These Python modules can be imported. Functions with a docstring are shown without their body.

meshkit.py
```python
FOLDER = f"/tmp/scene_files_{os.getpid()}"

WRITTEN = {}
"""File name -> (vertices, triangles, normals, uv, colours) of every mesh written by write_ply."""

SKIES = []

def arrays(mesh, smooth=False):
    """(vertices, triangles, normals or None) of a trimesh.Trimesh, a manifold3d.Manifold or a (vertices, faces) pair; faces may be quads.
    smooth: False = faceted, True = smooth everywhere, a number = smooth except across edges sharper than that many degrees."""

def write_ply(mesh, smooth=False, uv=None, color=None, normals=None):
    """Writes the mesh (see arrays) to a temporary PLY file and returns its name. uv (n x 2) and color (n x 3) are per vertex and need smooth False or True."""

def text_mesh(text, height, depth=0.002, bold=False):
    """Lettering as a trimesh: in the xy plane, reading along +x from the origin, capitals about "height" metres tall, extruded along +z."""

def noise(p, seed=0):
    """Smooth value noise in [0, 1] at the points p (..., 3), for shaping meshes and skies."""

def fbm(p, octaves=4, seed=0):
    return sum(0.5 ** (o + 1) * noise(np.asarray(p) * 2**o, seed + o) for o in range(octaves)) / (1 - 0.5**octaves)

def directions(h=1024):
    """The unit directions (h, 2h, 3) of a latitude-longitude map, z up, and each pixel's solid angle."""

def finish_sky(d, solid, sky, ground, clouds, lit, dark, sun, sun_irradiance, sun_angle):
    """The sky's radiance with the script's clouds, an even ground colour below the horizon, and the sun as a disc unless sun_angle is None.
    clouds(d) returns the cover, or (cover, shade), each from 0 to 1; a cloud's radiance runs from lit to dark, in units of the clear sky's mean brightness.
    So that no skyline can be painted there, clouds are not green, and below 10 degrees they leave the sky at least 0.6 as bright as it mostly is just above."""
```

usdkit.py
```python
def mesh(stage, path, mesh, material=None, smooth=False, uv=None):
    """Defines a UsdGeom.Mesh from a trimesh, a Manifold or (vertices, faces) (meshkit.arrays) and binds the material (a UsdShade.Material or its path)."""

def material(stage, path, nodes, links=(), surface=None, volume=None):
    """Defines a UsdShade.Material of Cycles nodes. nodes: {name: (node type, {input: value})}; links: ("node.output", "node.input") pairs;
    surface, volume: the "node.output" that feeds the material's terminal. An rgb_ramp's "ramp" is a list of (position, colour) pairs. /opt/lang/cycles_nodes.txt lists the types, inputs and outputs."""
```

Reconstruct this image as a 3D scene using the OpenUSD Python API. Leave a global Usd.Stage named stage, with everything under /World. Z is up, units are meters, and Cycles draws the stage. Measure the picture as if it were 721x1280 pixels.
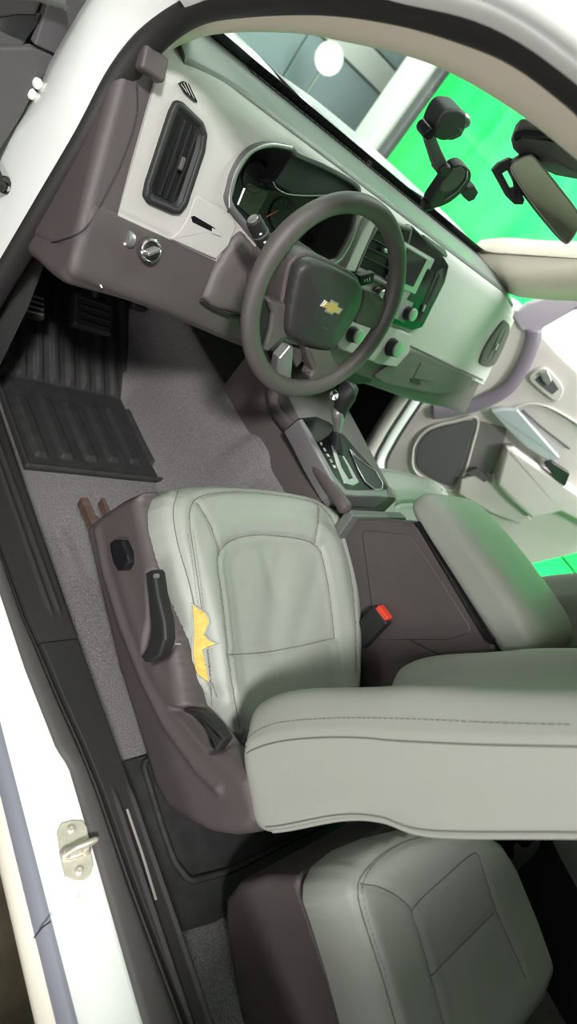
import math, numpy as np, trimesh, usdkit, meshkit, shapely, mapbox_earcut
from pxr import Usd, UsdGeom, UsdLux, UsdShade, Sdf, Gf
from scipy.spatial import cKDTree, Delaunay
from shapely.geometry import Polygon, LineString

stage = Usd.Stage.CreateInMemory()
UsdGeom.SetStageUpAxis(stage, 'Z'); UsdGeom.SetStageMetersPerUnit(stage, 1.0)
UsdGeom.Xform.Define(stage, '/World')
A = np.array
# ------------------------------------------------------------------ camera (x forward, y to the driver's side, z up; 0 = cabin floor)
CP = A([-0.3058, 1.2652, 1.0105]); CD = A([0.4557, -0.7425, -0.4910]); CR = A([-0.4497, -0.6681, 0.5928]); CU = A([0.7682, 0.0494, 0.6383]); CF = 776.6
CD = CD / np.linalg.norm(CD); CR = CR - CD * (CR @ CD); CR /= np.linalg.norm(CR); CU = np.cross(CR, CD)
cam = UsdGeom.Camera.Define(stage, '/World/camera')
cam.CreateHorizontalApertureAttr(36.0); cam.CreateVerticalApertureAttr(36.0 * 1280 / 721)
cam.CreateFocalLengthAttr(36.0 * CF / 721); cam.CreateClippingRangeAttr((0.02, 200.0))
cam.AddTransformOp().Set(Gf.Matrix4d(*[float(q) for q in (*CR, 0, *CU, 0, *(-CD), 0, *CP, 1)]))
cam.CreateExposureAttr(-0.08); cam.CreateFStopAttr(6.5); cam.CreateFocusDistanceAttr(1.12)
# ------------------------------------------------------------------ ambient light of the hall and its lamps
def rect_light(name, loc, target, w, h, power, color=(1, 1, 1)):
    L = UsdLux.RectLight.Define(stage, '/World/' + name)
    L.CreateWidthAttr(w); L.CreateHeightAttr(h); L.CreateIntensityAttr(power); L.CreateColorAttr(Gf.Vec3f(*color))
    z = A(loc, float) - A(target, float); z /= np.linalg.norm(z)
    x = np.cross([0, 0, 1.0], z); x = x / np.linalg.norm(x) if np.linalg.norm(x) > 1e-6 else A([1.0, 0, 0]); y = np.cross(z, x)
    L.AddTransformOp().Set(Gf.Matrix4d(*[float(q) for q in (*x, 0, *y, 0, *z, 0, *loc, 1)]))
    return L
dome = UsdLux.DomeLight.Define(stage, '/World/hall_ambient'); dome.CreateIntensityAttr(0.035); dome.CreateColorAttr(Gf.Vec3f(1.0, 1.0, 1.0))
rect_light('key_lamp', (-1.7, 2.7, 3.0), (0.1, 0.4, 0.3), 0.42, 0.42, 330.0, (1.0, 0.98, 0.96))
rect_light('front_lamp', (0.30, 3.3, 2.35), (0.1, 0.4, 0.3), 0.7, 0.7, 5.0, (1.0, 0.98, 0.96))
rect_light('fill_lamp', (-1.35, 2.9, 1.5), (0.3, 0.2, 0.6), 1.5, 1.1, 0.9, (1.0, 0.98, 0.97))
rect_light('rear_side_lamp', (-3.0, -1.0, 3.25), (0.4, -1.2, 0.5), 1.0, 1.0, 62.0, (1.0, 0.95, 0.98))
rect_light('low_lamp', (-1.6, 3.0, -0.15), (0.3, 0.66, 1.1), 1.2, 0.5, 22.0, (1.0, 0.97, 0.95))
rect_light('wall_lamp', (6.2, -2.0, 3.2), (8.0, -2.6, 1.2), 2.5, 0.6, 6.0)
rect_light('screen_lamp', (2.5, -2.2, 2.9), (2.5, -4.6, 0.3), 4.5, 0.8, 36.0)
rect_light('screen_floor_lamp', (0.3, -1.1, 2.9), (0.4, -3.6, -0.5), 2.4, 0.6, 42.0)
rect_light('hood_lamp', (3.4, -0.3, 2.9), (2.6, -0.3, 0.5), 2.5, 2.5, 3.0)

# ------------------------------------------------------------------ geometry helpers
def ray(x, y):
    return CD + CR * (x - 360.5) / CF - CU * (y - 640) / CF
def on(x, y, ax, val):                                              # where the sight line through a photo point meets a plane of constant x, y or z
    v = ray(x, y); return CP + v * (val - CP[ax]) / v[ax]
def onp(x, y, p0, n):
    v = ray(x, y); n = A(n, float); return CP + v * (((A(p0) - CP) @ n) / (v @ n))
def pj(X):
    v = np.asarray(X, float) - CP; z = v @ CD
    return np.stack([360.5 + CF * (v @ CR) / z, 640 - CF * (v @ CU) / z], -1)
def unit(v):
    v = np.asarray(v, float); return v / np.maximum(np.linalg.norm(v, axis=-1, keepdims=True), 1e-12)
class Frame:
    def __init__(s, o, u, v):
        s.o = A(o, float); s.u = unit(u); s.n = unit(np.cross(s.u, v)); s.v = np.cross(s.n, s.u)
    def px(s, pts, h=0.0):
        return [tuple(((onp(x, y, s.o + s.n * h, s.n) - s.o) @ np.stack([s.u, s.v], 1))) for x, y in pts]
    def P(s, uv, h=0.0):
        uv = np.asarray(uv, float).reshape(-1, 2)
        return s.o + uv[:, :1] * s.u + uv[:, 1:2] * s.v + np.broadcast_to(np.asarray(h, float), (len(uv),))[:, None] * s.n
    def shift(s, h):
        return Frame(s.o + s.n * h, s.u, s.v)
def spline(pts, n=40, closed=False):
    p = np.asarray(pts, float)
    if closed: p = np.vstack([p[-1], p, p[0], p[1]])
    else: p = np.vstack([2 * p[0] - p[1], p, 2 * p[-1] - p[-2]])
    seg = len(p) - 3; t = np.linspace(0, seg, n, endpoint=not closed)
    i = np.minimum(t.astype(int), seg - 1); f = (t - i)[:, None]
    a, b, c, d_ = p[i], p[i + 1], p[i + 2], p[i + 3]
    return 0.5 * (2 * b + (c - a) * f + (2 * a - 5 * b + 4 * c - d_) * f**2 + (3 * b - a - 3 * c + d_) * f**3)
def resample(p, step, closed=False):
    p = np.asarray(p, float)
    if closed: p = np.vstack([p, p[:1]])
    L = np.concatenate([[0], np.cumsum(np.linalg.norm(np.diff(p, axis=0), axis=1))])
    n = max(int(round(L[-1] / step)), 3); t = np.linspace(0, L[-1], n, endpoint=not closed) if closed else np.linspace(0, L[-1], n + 1)
    return np.stack([np.interp(t, L, p[:, k]) for k in range(p.shape[1])], 1)
def TM(v, f):
    return trimesh.Trimesh(np.asarray(v, float), np.asarray(f, int), process=False)
def join(*m):
    m = [x for y in m for x in (y if isinstance(y, (list, tuple)) else [y])]
    return trimesh.util.concatenate(m)
def fixed(m):
    m = trimesh.Trimesh(m.vertices, m.faces, process=True, merge_norm=True, merge_tex=True); trimesh.repair.fix_normals(m); return m
def loft(rings, cap=True, closed_path=False):
    r = np.asarray(rings, float); k, n = r.shape[:2]; v = r.reshape(-1, 3); f = []
    for i in range(k if closed_path else k - 1):
        a = i * n + np.arange(n); b = ((i + 1) % k) * n + np.arange(n)
        a2, b2 = np.roll(a, -1), np.roll(b, -1)
        f += [np.stack([a, a2, b2], 1), np.stack([a, b2, b], 1)]
    if cap and not closed_path:
        for ring, base, s in ((r[0], 0, -1), (r[-1], (k - 1) * n, 1)):
            c = len(v); v = np.vstack([v, ring.mean(0)]); a = base + np.arange(n)
            f.append(np.stack([a, np.roll(a, -1), np.full(n, c)], 1)[:, ::s])
    return fixed(TM(v, np.vstack(f)))
def tangents(p, closed=False):
    p = np.asarray(p, float)
    return unit(np.roll(p, -1, 0) - np.roll(p, 1, 0)) if closed else unit(np.gradient(p, axis=0))
def tube(path, r, n=10, closed=False, flat=1.0, up=None, cap=True):
    p = np.asarray(path, float); t = tangents(p, closed); r = np.broadcast_to(np.asarray(r, float), (len(p),))
    a = np.cross(t[0], up if up is not None else ([0, 0, 1.0] if abs(t[0][2]) < .9 else [1.0, 0, 0])); a = unit(a); fr = []
    for i in range(len(p)):
        if up is not None: a = unit(np.cross(t[i], up))
        else: a = unit(a - t[i] * (a @ t[i]))
        fr.append((a, np.cross(t[i], a)))
    g = np.arange(n) * 2 * math.pi / n; rings = []
    for i in range(len(p)):
        rings.append(p[i] + r[i] * (np.cos(g)[:, None] * fr[i][0] + flat * np.sin(g)[:, None] * fr[i][1]))
    if cap and not closed:
        def small(i, k): return p[i] + (rings[i] - p[i]) * .55 + t[i] * k * r[i] * .5
        rings = [small(0, -1)] + rings + [small(-1, 1)]
    return loft(rings, cap, closed)
def mold(path, prof, up, closed=False):                             # sweep a closed profile (side, up) along a path
    p = np.asarray(path, float); t = tangents(p, closed); up = np.broadcast_to(np.asarray(up, float), p.shape)
    s = unit(np.cross(t, up)); w = np.cross(s, t); q = np.asarray(prof, float)
    rings = [p[i] + (q if q.ndim == 2 else q[i])[:, :1] * s[i] + (q if q.ndim == 2 else q[i])[:, 1:2] * w[i] for i in range(len(p))]
    return loft(rings, True, closed)
def poly(pts, r=0.0, seg=6):
    g = Polygon(pts).buffer(0)
    if r: g = g.buffer(r, quad_segs=seg).buffer(-2 * r, quad_segs=seg).buffer(r, quad_segs=seg)
    if g.geom_type != 'Polygon': g = max(g.geoms, key=lambda q: q.area)
    return g.simplify(.0002)
def spoly(pts, r=0.0): return poly(spline(pts, 7 * len(pts), closed=True), r)
def inset(loop, d):                                                 # move a loop (counter-clockwise outline) inwards by d, vertex by vertex
    p = np.asarray(loop); e = unit(np.roll(p, -1, 0) - p); n0 = np.stack([-e[:, 1], e[:, 0]], 1); n1 = np.roll(n0, 1, 0)
    m = unit(n0 + n1); k = d / np.maximum((m * n0).sum(1), .5); return p + m * k[:, None]
def prism(fr, g, h0, h1, bev=0.0, steps=3):
    g = shapely.geometry.polygon.orient(g); loops = [np.asarray(g.exterior.coords)[:-1]] + [np.asarray(q.coords)[:-1] for q in g.interiors]
    v, f, n0 = [], [], 0; lev = [(0.0, h0)] + ([(bev * (1 - math.cos(a)), h1 - bev + bev * math.sin(a)) for a in np.linspace(0, math.pi / 2, steps + 1)] if bev else [(0.0, h1)])
    tops, bots = [], []
    for lp in loops:
        n = len(lp)
        for k, (d, h) in enumerate(lev):
            v.append(fr.P(inset(lp, d), h))
            if k:
                a = n0 + (k - 1) * n + np.arange(n); b = a + n; a2 = np.roll(a, -1); b2 = np.roll(b, -1)
                f += [np.stack([a, a2, b2], 1), np.stack([a, b2, b], 1)]
        tops.append((inset(lp, lev[-1][0]), n0 + (len(lev) - 1) * n)); bots.append((lp, n0)); n0 += len(lev) * n
    for part, s in ((tops, 1), (bots, -1)):
        uv = np.vstack([q[0] for q in part]); ids = np.concatenate([q[1] + np.arange(len(q[0])) for q in part])
        t = mapbox_earcut.triangulate_float64(uv, np.cumsum([len(q[0]) for q in part]).astype(np.uint32)).reshape(-1, 3).astype(int)
        c = np.cross(uv[t[:, 1]] - uv[t[:, 0]], uv[t[:, 2]] - uv[t[:, 0]]); t[c < 0] = t[c < 0][:, ::-1]
        f.append(ids[t][:, ::s])
    return TM(np.vstack(v), np.vstack(f))
def pillow(fr, g, hfun, res, base):                                 # a padded shape: height hfun(distance to outline, uv) over the outline g
    b = resample(np.asarray(g.exterior.coords)[:-1], res, True); b = b if Polygon(b).exterior.is_ccw else b[::-1]
    x0, y0, x1, y1 = g.bounds; X, Y = np.meshgrid(np.arange(x0, x1, res), np.arange(y0, y1, res * .866)); X[1::2] += res / 2
    q = np.stack([X.ravel(), Y.ravel()], 1); q = q[shapely.contains_xy(g, q[:, 0], q[:, 1])]
    dense = cKDTree(resample(b, res / 4, True)); q = q[dense.query(q)[0] > res * .5]
    uv = np.vstack([b, q]); d = np.concatenate([np.zeros(len(b)), dense.query(q)[0]])
    t = Delaunay(uv).simplices; c = uv[t].mean(1); t = t[shapely.contains_xy(g.buffer(1e-5), c[:, 0], c[:, 1])]
    cr = np.cross(uv[t[:, 1]] - uv[t[:, 0]], uv[t[:, 2]] - uv[t[:, 0]]); t = t[abs(cr) > 1e-12]; cr = cr[abs(cr) > 1e-12]; t[cr < 0] = t[cr < 0][:, ::-1]
    top = fr.P(uv, hfun(d, uv)); bot = fr.P(uv, base); n, nb = len(uv), len(b); a = np.arange(nb); a2 = np.roll(a, -1)
    side = np.vstack([np.stack([a + n, a2 + n, a2], 1), np.stack([a + n, a2, a], 1)])
    return TM(np.vstack([top, bot]), np.vstack([t, t[:, ::-1] + n, side]))
def cut(m, *tools):
    import manifold3d as mf
    def M_(x):
        x = trimesh.Trimesh(x.vertices, x.faces, process=True); x.merge_vertices(); trimesh.repair.fix_normals(x)
        return mf.Manifold(mf.Mesh(np.asarray(x.vertices, np.float32), np.asarray(x.faces, np.uint32)))
    a = M_(m)
    if a.is_empty(): raise ValueError('not a solid')
    for t_ in tools: a = a - M_(t_)
    q = a.to_mesh(); return TM(q.vert_properties[:, :3], q.tri_verts)
def dome(d, r, h):                                                  # quarter-round edge profile
    k = np.clip(d / r, 0, 1); return h * np.sqrt(np.maximum(1 - (1 - k)**2, 0))
def rbox(c, size, r, rot=None, seg=3):
    s = A(size, float) / 2; r = min(r, *(s * .98)); a = trimesh.creation.icosphere(2, r) if seg > 2 else trimesh.creation.icosphere(1, r)
    v = np.vstack([a.vertices + A([i, j, k]) * (s - r) for i in (-1, 1) for j in (-1, 1) for k in (-1, 1)])
    m = trimesh.Trimesh(v).convex_hull
    if rot is not None: m.vertices = m.vertices @ A(rot, float)
    m.vertices = m.vertices + A(c); return m
def lathe(c, axis, prof, n=32):                                     # prof: (radius, height along axis)
    w = unit(axis); a = unit(np.cross(w, [0, 0, 1.0] if abs(w[2]) < .9 else [1.0, 0, 0])); b = np.cross(w, a); g = np.arange(n) * 2 * math.pi / n
    return loft([A(c) + h * w + max(r, 1e-5) * (np.cos(g)[:, None] * a + np.sin(g)[:, None] * b) for r, h in prof])
def vnorm(m):
    fn = np.cross(m.vertices[m.faces[:, 1]] - m.vertices[m.faces[:, 0]], m.vertices[m.faces[:, 2]] - m.vertices[m.faces[:, 0]])
    n = np.zeros((len(m.vertices), 3))
    for k in range(3): np.add.at(n, m.faces[:, k], fn)
    return unit(n)
def hit(m, px):                                                     # first points of a mesh under photo points
    q = pj(m.vertices); out = []; z = (m.vertices - CP) @ CD; T = q[m.faces]; ok = z[m.faces].min(1) > .05
    for x, y in px:
        a, b, c = T[:, 0], T[:, 1], T[:, 2]
        def e(p, r): return (r[:, 0] - p[:, 0]) * (y - p[:, 1]) - (r[:, 1] - p[:, 1]) * (x - p[:, 0])
        s0, s1, s2 = e(a, b), e(b, c), e(c, a); i = np.nonzero(ok & (((s0 >= 0) & (s1 >= 0) & (s2 >= 0)) | ((s0 <= 0) & (s1 <= 0) & (s2 <= 0))))[0]
        best = None
        for k in i:
            p = m.vertices[m.faces[k]]; n = np.cross(p[1] - p[0], p[2] - p[0]); v = ray(x, y)
            if abs(v @ n) < 1e-15: continue
            t = ((p[0] - CP) @ n) / (v @ n)
            if best is None or t < best: best = t
        out.append(m.vertices[np.argmin(((q - [x, y])**2).sum(1) + 1e3 * (z - z.min()))] if best is None else CP + best * ray(x, y))
    return A(out)
def groove(m, line, depth, width, region=None):
    ln = resample(line, width / 3); d = cKDTree(ln).query(m.vertices)[0]; n = vnorm(m)
    m.vertices = m.vertices - n * (depth * np.exp(-(d / width)**2))[:, None]; return m
def near(m, line, lift=0.0):                                        # lay a polyline onto the mesh
    n = vnorm(m); i = cKDTree(m.vertices).query(line, k=4)[1]
    v0 = m.vertices[i[:, 0]]; nn = unit(n[i].mean(1)); ln = A(line); return ln - nn * ((ln - v0) * nn).sum(1)[:, None] + nn * lift
def surf_on(m, px, n=60, lift=0.0): return near(m, resample(hit(m, [tuple(q) for q in spline(px, n)]), .004), lift)
def dashes(line, on_, off, r):                                      # a row of stitches along a line
    p = resample(line, .0015); L = np.arange(len(p)) * .0015; out = []; s = 0
    while s + on_ < L[-1]:
        i0, i1 = int(s / .0015), int((s + on_) / .0015); seg = p[[i0, (i0 + i1) // 2, i1]]; out.append(tube(seg, r, 4)); s += on_ + off
    return join(out)

# ------------------------------------------------------------------ scene helpers
used = {}
def fresh(parent, name):
    k = used.get((parent, name), 0); used[(parent, name)] = k + 1
    return f'{parent}/{name}' + (f'_{k:03d}' if k else '')
def mark(p, label=None, category=None, group=None, kind=None):
    for key, val in (('label', label), ('category', category), ('group', group), ('kind', kind)):
        if val: p.SetCustomDataByKey(key, val)
ORG = {}
def thing(name, label, category, loc=(0, 0, 0), group=None, kind=None):
    path = fresh('/World', name); x = UsdGeom.Xform.Define(stage, path); x.AddTranslateOp().Set(Gf.Vec3d(*[float(q) for q in loc]))
    ORG[path] = A(loc, float); mark(x.GetPrim(), label, category, group, kind); return path
def part(parent, name, m, mat, smooth=35, label=None, kind=None):
    path = fresh(parent, name); o = ORG[parent]; ORG[path] = o
    v = (TM(m.vertices - o, m.faces)); pr = usdkit.mesh(stage, path, v, mat, smooth=smooth).GetPrim(); mark(pr, label, None, None, kind); return path
def solo(name, m, mat, label, category, smooth=35, group=None, kind=None):
    path = fresh('/World', name); ORG[path] = np.zeros(3); pr = usdkit.mesh(stage, path, m, mat, smooth=smooth).GetPrim(); mark(pr, label, category, group, kind); return path
# ------------------------------------------------------------------ materials
def mat(name, color, rough=.5, metallic=0.0, grain=0.0, scale=900.0, mottle=0.0, mscale=9.0, coat=0.0, wrinkle=0.0, wscale=14.0, spec=.5, vor=False):
    nd = {'p': ('principled_bsdf', {'base_color': color, 'roughness': rough, 'metallic': metallic, 'coat_weight': coat, 'specular_ior_level': spec}), 'g': ('geometry', {})}; ln = []
    last = None
    if wrinkle:
        nd['wn'] = ('noise_texture', {'scale': wscale, 'detail': 3.0, 'distortion': .6}); nd['wb'] = ('bump', {'strength': wrinkle, 'distance': .02})
        ln += [('g.position', 'wn.vector'), ('wn.fac', 'wb.height')]; last = 'wb.normal'
    if grain:
        if vor: nd['gn'] = ('voronoi_texture', {'scale': scale}); o = 'gn.distance'
        else: nd['gn'] = ('noise_texture', {'scale': scale, 'detail': 2.0}); o = 'gn.fac'
        nd['gb'] = ('bump', {'strength': grain, 'distance': .0015}); ln += [('g.position', 'gn.vector'), (o, 'gb.height')]
        if last: ln.append((last, 'gb.normal'))
        last = 'gb.normal'
    if last: ln.append((last, 'p.normal'))
    if mottle:
        c = A(color); nd['mn'] = ('noise_texture', {'scale': mscale, 'detail': 5.0, 'roughness': .65})
        nd['mr'] = ('rgb_ramp', {'ramp': [(.3, tuple(c * (1 - mottle))), (.7, tuple(np.minimum(c * (1 + mottle), 1)))]})
        ln += [('g.position', 'mn.vector'), ('mn.fac', 'mr.fac'), ('mr.color', 'p.base_color')]
    return usdkit.material(stage, '/World/Looks/' + name, nd, ln, surface='p.BSDF')
M = {}
M['leather'] = mat('leather', (.33, .35, .315), .42, grain=.18, scale=900, vor=True, wrinkle=.10, wscale=9)
M['leather_plain'] = mat('leather_plain', (.34, .352, .315), .5, grain=.2, scale=900, vor=True)
M['seam'] = mat('seam', (.17, .17, .155), .7)
M['scuff'] = mat('scuff_strip', (.30, .28, .26), .5)
M['plate_gray'] = mat('plate_gray', (.20, .19, .20), .35, metallic=.3)
M['thread'] = mat('thread', (.22, .22, .20), .7)
M['foam'] = mat('foam', (.68, .48, .12), .9, grain=.8, scale=420, mottle=.18, mscale=60)
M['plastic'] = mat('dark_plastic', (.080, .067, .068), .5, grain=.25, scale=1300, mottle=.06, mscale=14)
M['plastic_brown'] = mat('brown_plastic', (.115, .10, .098), .5, grain=.22, scale=1300)
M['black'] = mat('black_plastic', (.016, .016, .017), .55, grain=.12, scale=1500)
M['gloss_black'] = mat('gloss_black', (.010, .010, .012), .10)
M['rubber'] = mat('rubber', (.022, .020, .021), .55, grain=.15, scale=700)
M['rubber_gray'] = mat('rubber_gray', (.075, .070, .070), .6, grain=.1, scale=500)
M['seal_blue'] = mat('seal_blue', (.20, .21, .25), .5)
M['fascia'] = mat('fascia_gray', (.46, .45, .43), .5, grain=.12, scale=1400)
M['pad'] = mat('top_pad', (.125, .135, .125), .38, grain=.3, scale=900)
M['carpet'] = mat('carpet', (.19, .178, .182), .95, grain=.6, scale=700, mottle=.6, mscale=420)
M['carpet_dark'] = mat('carpet_dark', (.035, .034, .035), .95, grain=1.0, scale=900, mottle=.35, mscale=420)
M['mat_rubber'] = mat('mat_rubber', (.034, .033, .034), .6, grain=.5, scale=900, mottle=.3, mscale=30)
M['white_paint'] = mat('white_paint', (.80, .83, .80), .28, coat=.6)
M['cream'] = mat('cream_paint', (.72, .70, .60), .35)
M['beige'] = mat('beige_trim', (.88, .79, .67), .7, grain=.2, scale=900)
M['silver'] = mat('silver', (.42, .42, .42), .36, metallic=.75)
M['chrome'] = mat('chrome', (.8, .8, .8), .12, metallic=1.0)
M['zinc'] = mat('zinc', (.60, .56, .47), .42, metallic=.7, mottle=.15, mscale=60)
M['rust'] = mat('rusty_steel', (.10, .06, .05), .75, grain=.5, scale=300, mottle=.4, mscale=60)
M['gold'] = mat('gold', (.80, .58, .22), .3, metallic=.6)
M['red'] = mat('red_button', (.75, .06, .03), .4)
M['white_print'] = mat('white_print', (.75, .78, .76), .6)
M['orange'] = mat('orange_needle', (.8, .25, .08), .5)
M['mirror'] = mat('mirror_glass', (.85, .87, .86), .02, metallic=1.0)
M['screen'] = mat('display', (.018, .022, .020), .08, coat=1.0)
M['door_trim'] = mat('door_trim', (.60, .55, .53), .55, grain=.15, scale=1200)
M['door_dark'] = mat('door_dark', (.10, .095, .10), .5, grain=.2, scale=1200)
M['green_cloth'] = mat('green_cloth', (.010, .60, .12), .85, mottle=.05, mscale=1.5)
M['green_floor'] = mat('green_floor', (.010, .60, .12), .6, mottle=.04, mscale=2)
M['concrete'] = mat('concrete', (.075, .055, .035), .8, mottle=.5, mscale=8, grain=.3, scale=200)
M['wall'] = mat('hall_wall', (.62, .64, .64), .8)
M['ceiling'] = mat('hall_ceiling', (.6, .6, .6), .9)
M['panel_blue'] = mat('blue_gray_panel', (.36, .44, .47), .25)
M['white_frame'] = mat('white_frame', (.80, .80, .76), .5)
M['glass'] = usdkit.material(stage, '/World/Looks/glass', {'t': ('transparent_bsdf', {'color': (.96, .985, .975)}), 'g': ('glossy_bsdf', {'roughness': .02, 'color': (1, 1, 1)}), 'w': ('layer_weight', {'blend': .5}), 'q': ('math', {'math_type': 'power', 'value2': 4.0}), 'k': ('math', {'math_type': 'multiply_add', 'value2': .35, 'value3': .015}), 'm': ('mix_closure', {})}, [('w.facing', 'q.value1'), ('q.value', 'k.value1'), ('k.value', 'm.fac'), ('t.BSDF', 'm.closure1'), ('g.BSDF', 'm.closure2')], surface='m.closure')
M['black2'] = mat('sill_black', (.030, .027, .028), .5, grain=.25, scale=900)
M['fascia2'] = mat('radio_gray', (.26, .27, .26), .45)
M['wheel'] = mat('wheel_gray', (.085, .078, .074), .48, grain=.2, scale=1500)
M['wheel_pad'] = mat('wheel_pad', (.030, .029, .030), .45, grain=.2, scale=1500)
M['door_dark2'] = mat('door_roll', (.22, .18, .23), .35)
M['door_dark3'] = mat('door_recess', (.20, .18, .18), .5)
M['door_lilac'] = mat('door_lilac', (.34, .29, .36), .5)
M['silver_blue'] = mat('silver_blue', (.55, .58, .62), .35, metallic=.4)
M['silver2'] = mat('bezel_gray', (.12, .12, .125), .35)
M['softbox'] = usdkit.material(stage, '/World/Looks/softbox', {'e': ('emission', {'color': (1, .99, 1), 'strength': 3.5})}, [], surface='e.emission')
M['lamp'] = usdkit.material(stage, '/World/Looks/lamp', {'e': ('emission', {'color': (1, 1, 1), 'strength': 2.2})}, [], surface='e.emission')
# ------------------------------------------------------------------ the hall around the truck
GZ = -0.55
def sbox(name, lo, hi, m, kind='structure'):
    lo, hi = A(lo, float), A(hi, float); b = trimesh.creation.box(hi - lo); b.apply_translation((lo + hi) / 2)
    return solo(name, b, m, None, None, smooth=False, kind=kind)
sbox('floor', (-5, -7, GZ - .1), (11, 6, GZ), M['concrete'])
sbox('ceiling', (-5, -7, 3.4), (11, 6, 3.5), M['ceiling'])
sbox('wall_front', (10, -7, GZ), (10.1, 6, 3.4), M['wall'])
sbox('wall_right', (-5, -7.1, GZ), (11, -7, 3.4), M['wall'])
# green screen: hanging cloth panels along the passenger side and green floor panels
t = thing('green_screen', 'tall bright green studio backdrop of hanging panels beyond the windshield', 'backdrop', (1.5, -4.6, GZ))
xs = [-3.0, -1.6, -0.2, 1.0, 2.2, 3.4, 4.6, 5.55]
for i in range(len(xs) - 1):
    n = 24; X = np.linspace(xs[i] + .004, xs[i + 1] - .004, n); Y = -4.6 + .02 * (i % 2) + .025 * np.sin(X * 5 + i) + .012 * np.sin(X * 17 + 2 * i)
    rings = [[(x, y + .004, z), (x, y - .004, z)] for x, y in zip(X, Y) for z in (0,)]
    prof = A([(0, 0)]); front = np.stack([X, Y + .005, np.full(n, GZ + .005)], 1); back = front - [0, .01, 0]; loop = np.vstack([front, back[::-1]])
    part(t, 'cloth_panel', loft([loop, loop + [0, 0, 3.2]]), M['green_cloth'])
part(t, 'top_rail', tube([(-3.05, -4.6, 2.7), (5.6, -4.6, 2.7)], .03, 10), M['white_frame'])
fx = [-3.0, -.6, .75, 2.1, 3.4, 5.5]
t = thing('green_floor', 'bright green studio flooring seen below the open passenger door', 'flooring', (1, -3, GZ))
for i in range(len(fx) - 1):
    for y0, y1 in ((-4.55, -3.0), (-2.996, -1.3)):
        part(t, 'floor_panel', rbox(((fx[i] + fx[i + 1]) / 2, (y0 + y1) / 2, GZ + .004), (fx[i + 1] - fx[i] - .004, y1 - y0, .006), .002, seg=2), M['green_floor'], smooth=False)
t = thing('wall_frame', 'white steel column and cross rail in front of blue-grey hall panels', 'frame', (6.5, -4.6, GZ))
part(t, 'column', rbox((6.05, -4.72, 1.4), (.34, .34, 3.9), .02), M['white_frame'])
part(t, 'column', rbox((5.72, -4.66, 1.4), (.12, .12, 3.9), .02), M['door_dark'], label='thin dark post beside the green cloth')
part(t, 'rail', rbox((8.0, -3.0, 1.42), (.12, 7.0, .32), .02), M['white_frame'])
part(t, 'rail', rbox((8.0, -3.0, 2.9), (.12, 7.0, .3), .02), M['white_frame'])
part(t, 'column', rbox((8.0, -1.0, 1.4), (.2, .2, 3.9), .02), M['white_frame'])
for i, (y0, y1) in enumerate(((-6.4, -4.6), (-4.6, -2.8), (-2.8, -1.1), (-.9, .4))):
    for z0, z1 in ((GZ, 1.25), (1.6, 2.74)):
        part(t, 'pane', rbox((8.05, (y0 + y1) / 2, (z0 + z1) / 2), (.03, y1 - y0 - .03, z1 - z0 - .03), .006, seg=2), M['panel_blue'], smooth=False)
t = thing('work_lamp', 'round white flood lamp glowing beyond the bonnet', 'lamp', (7.0, -4.25, GZ))
part(t, 'pole', tube([(7.0, -4.28, GZ), (7.0, -4.28, 1.0)], .02, 8), M['silver'])
part(t, 'shade', lathe((6.95, -4.25, 1.11), (-.8, .6, .05), [(.02, -.09), (.08, -.08), (.17, 0), (.16, .0), (.075, -.065), (0.001, -.07)], 28), M['white_frame'])
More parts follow.
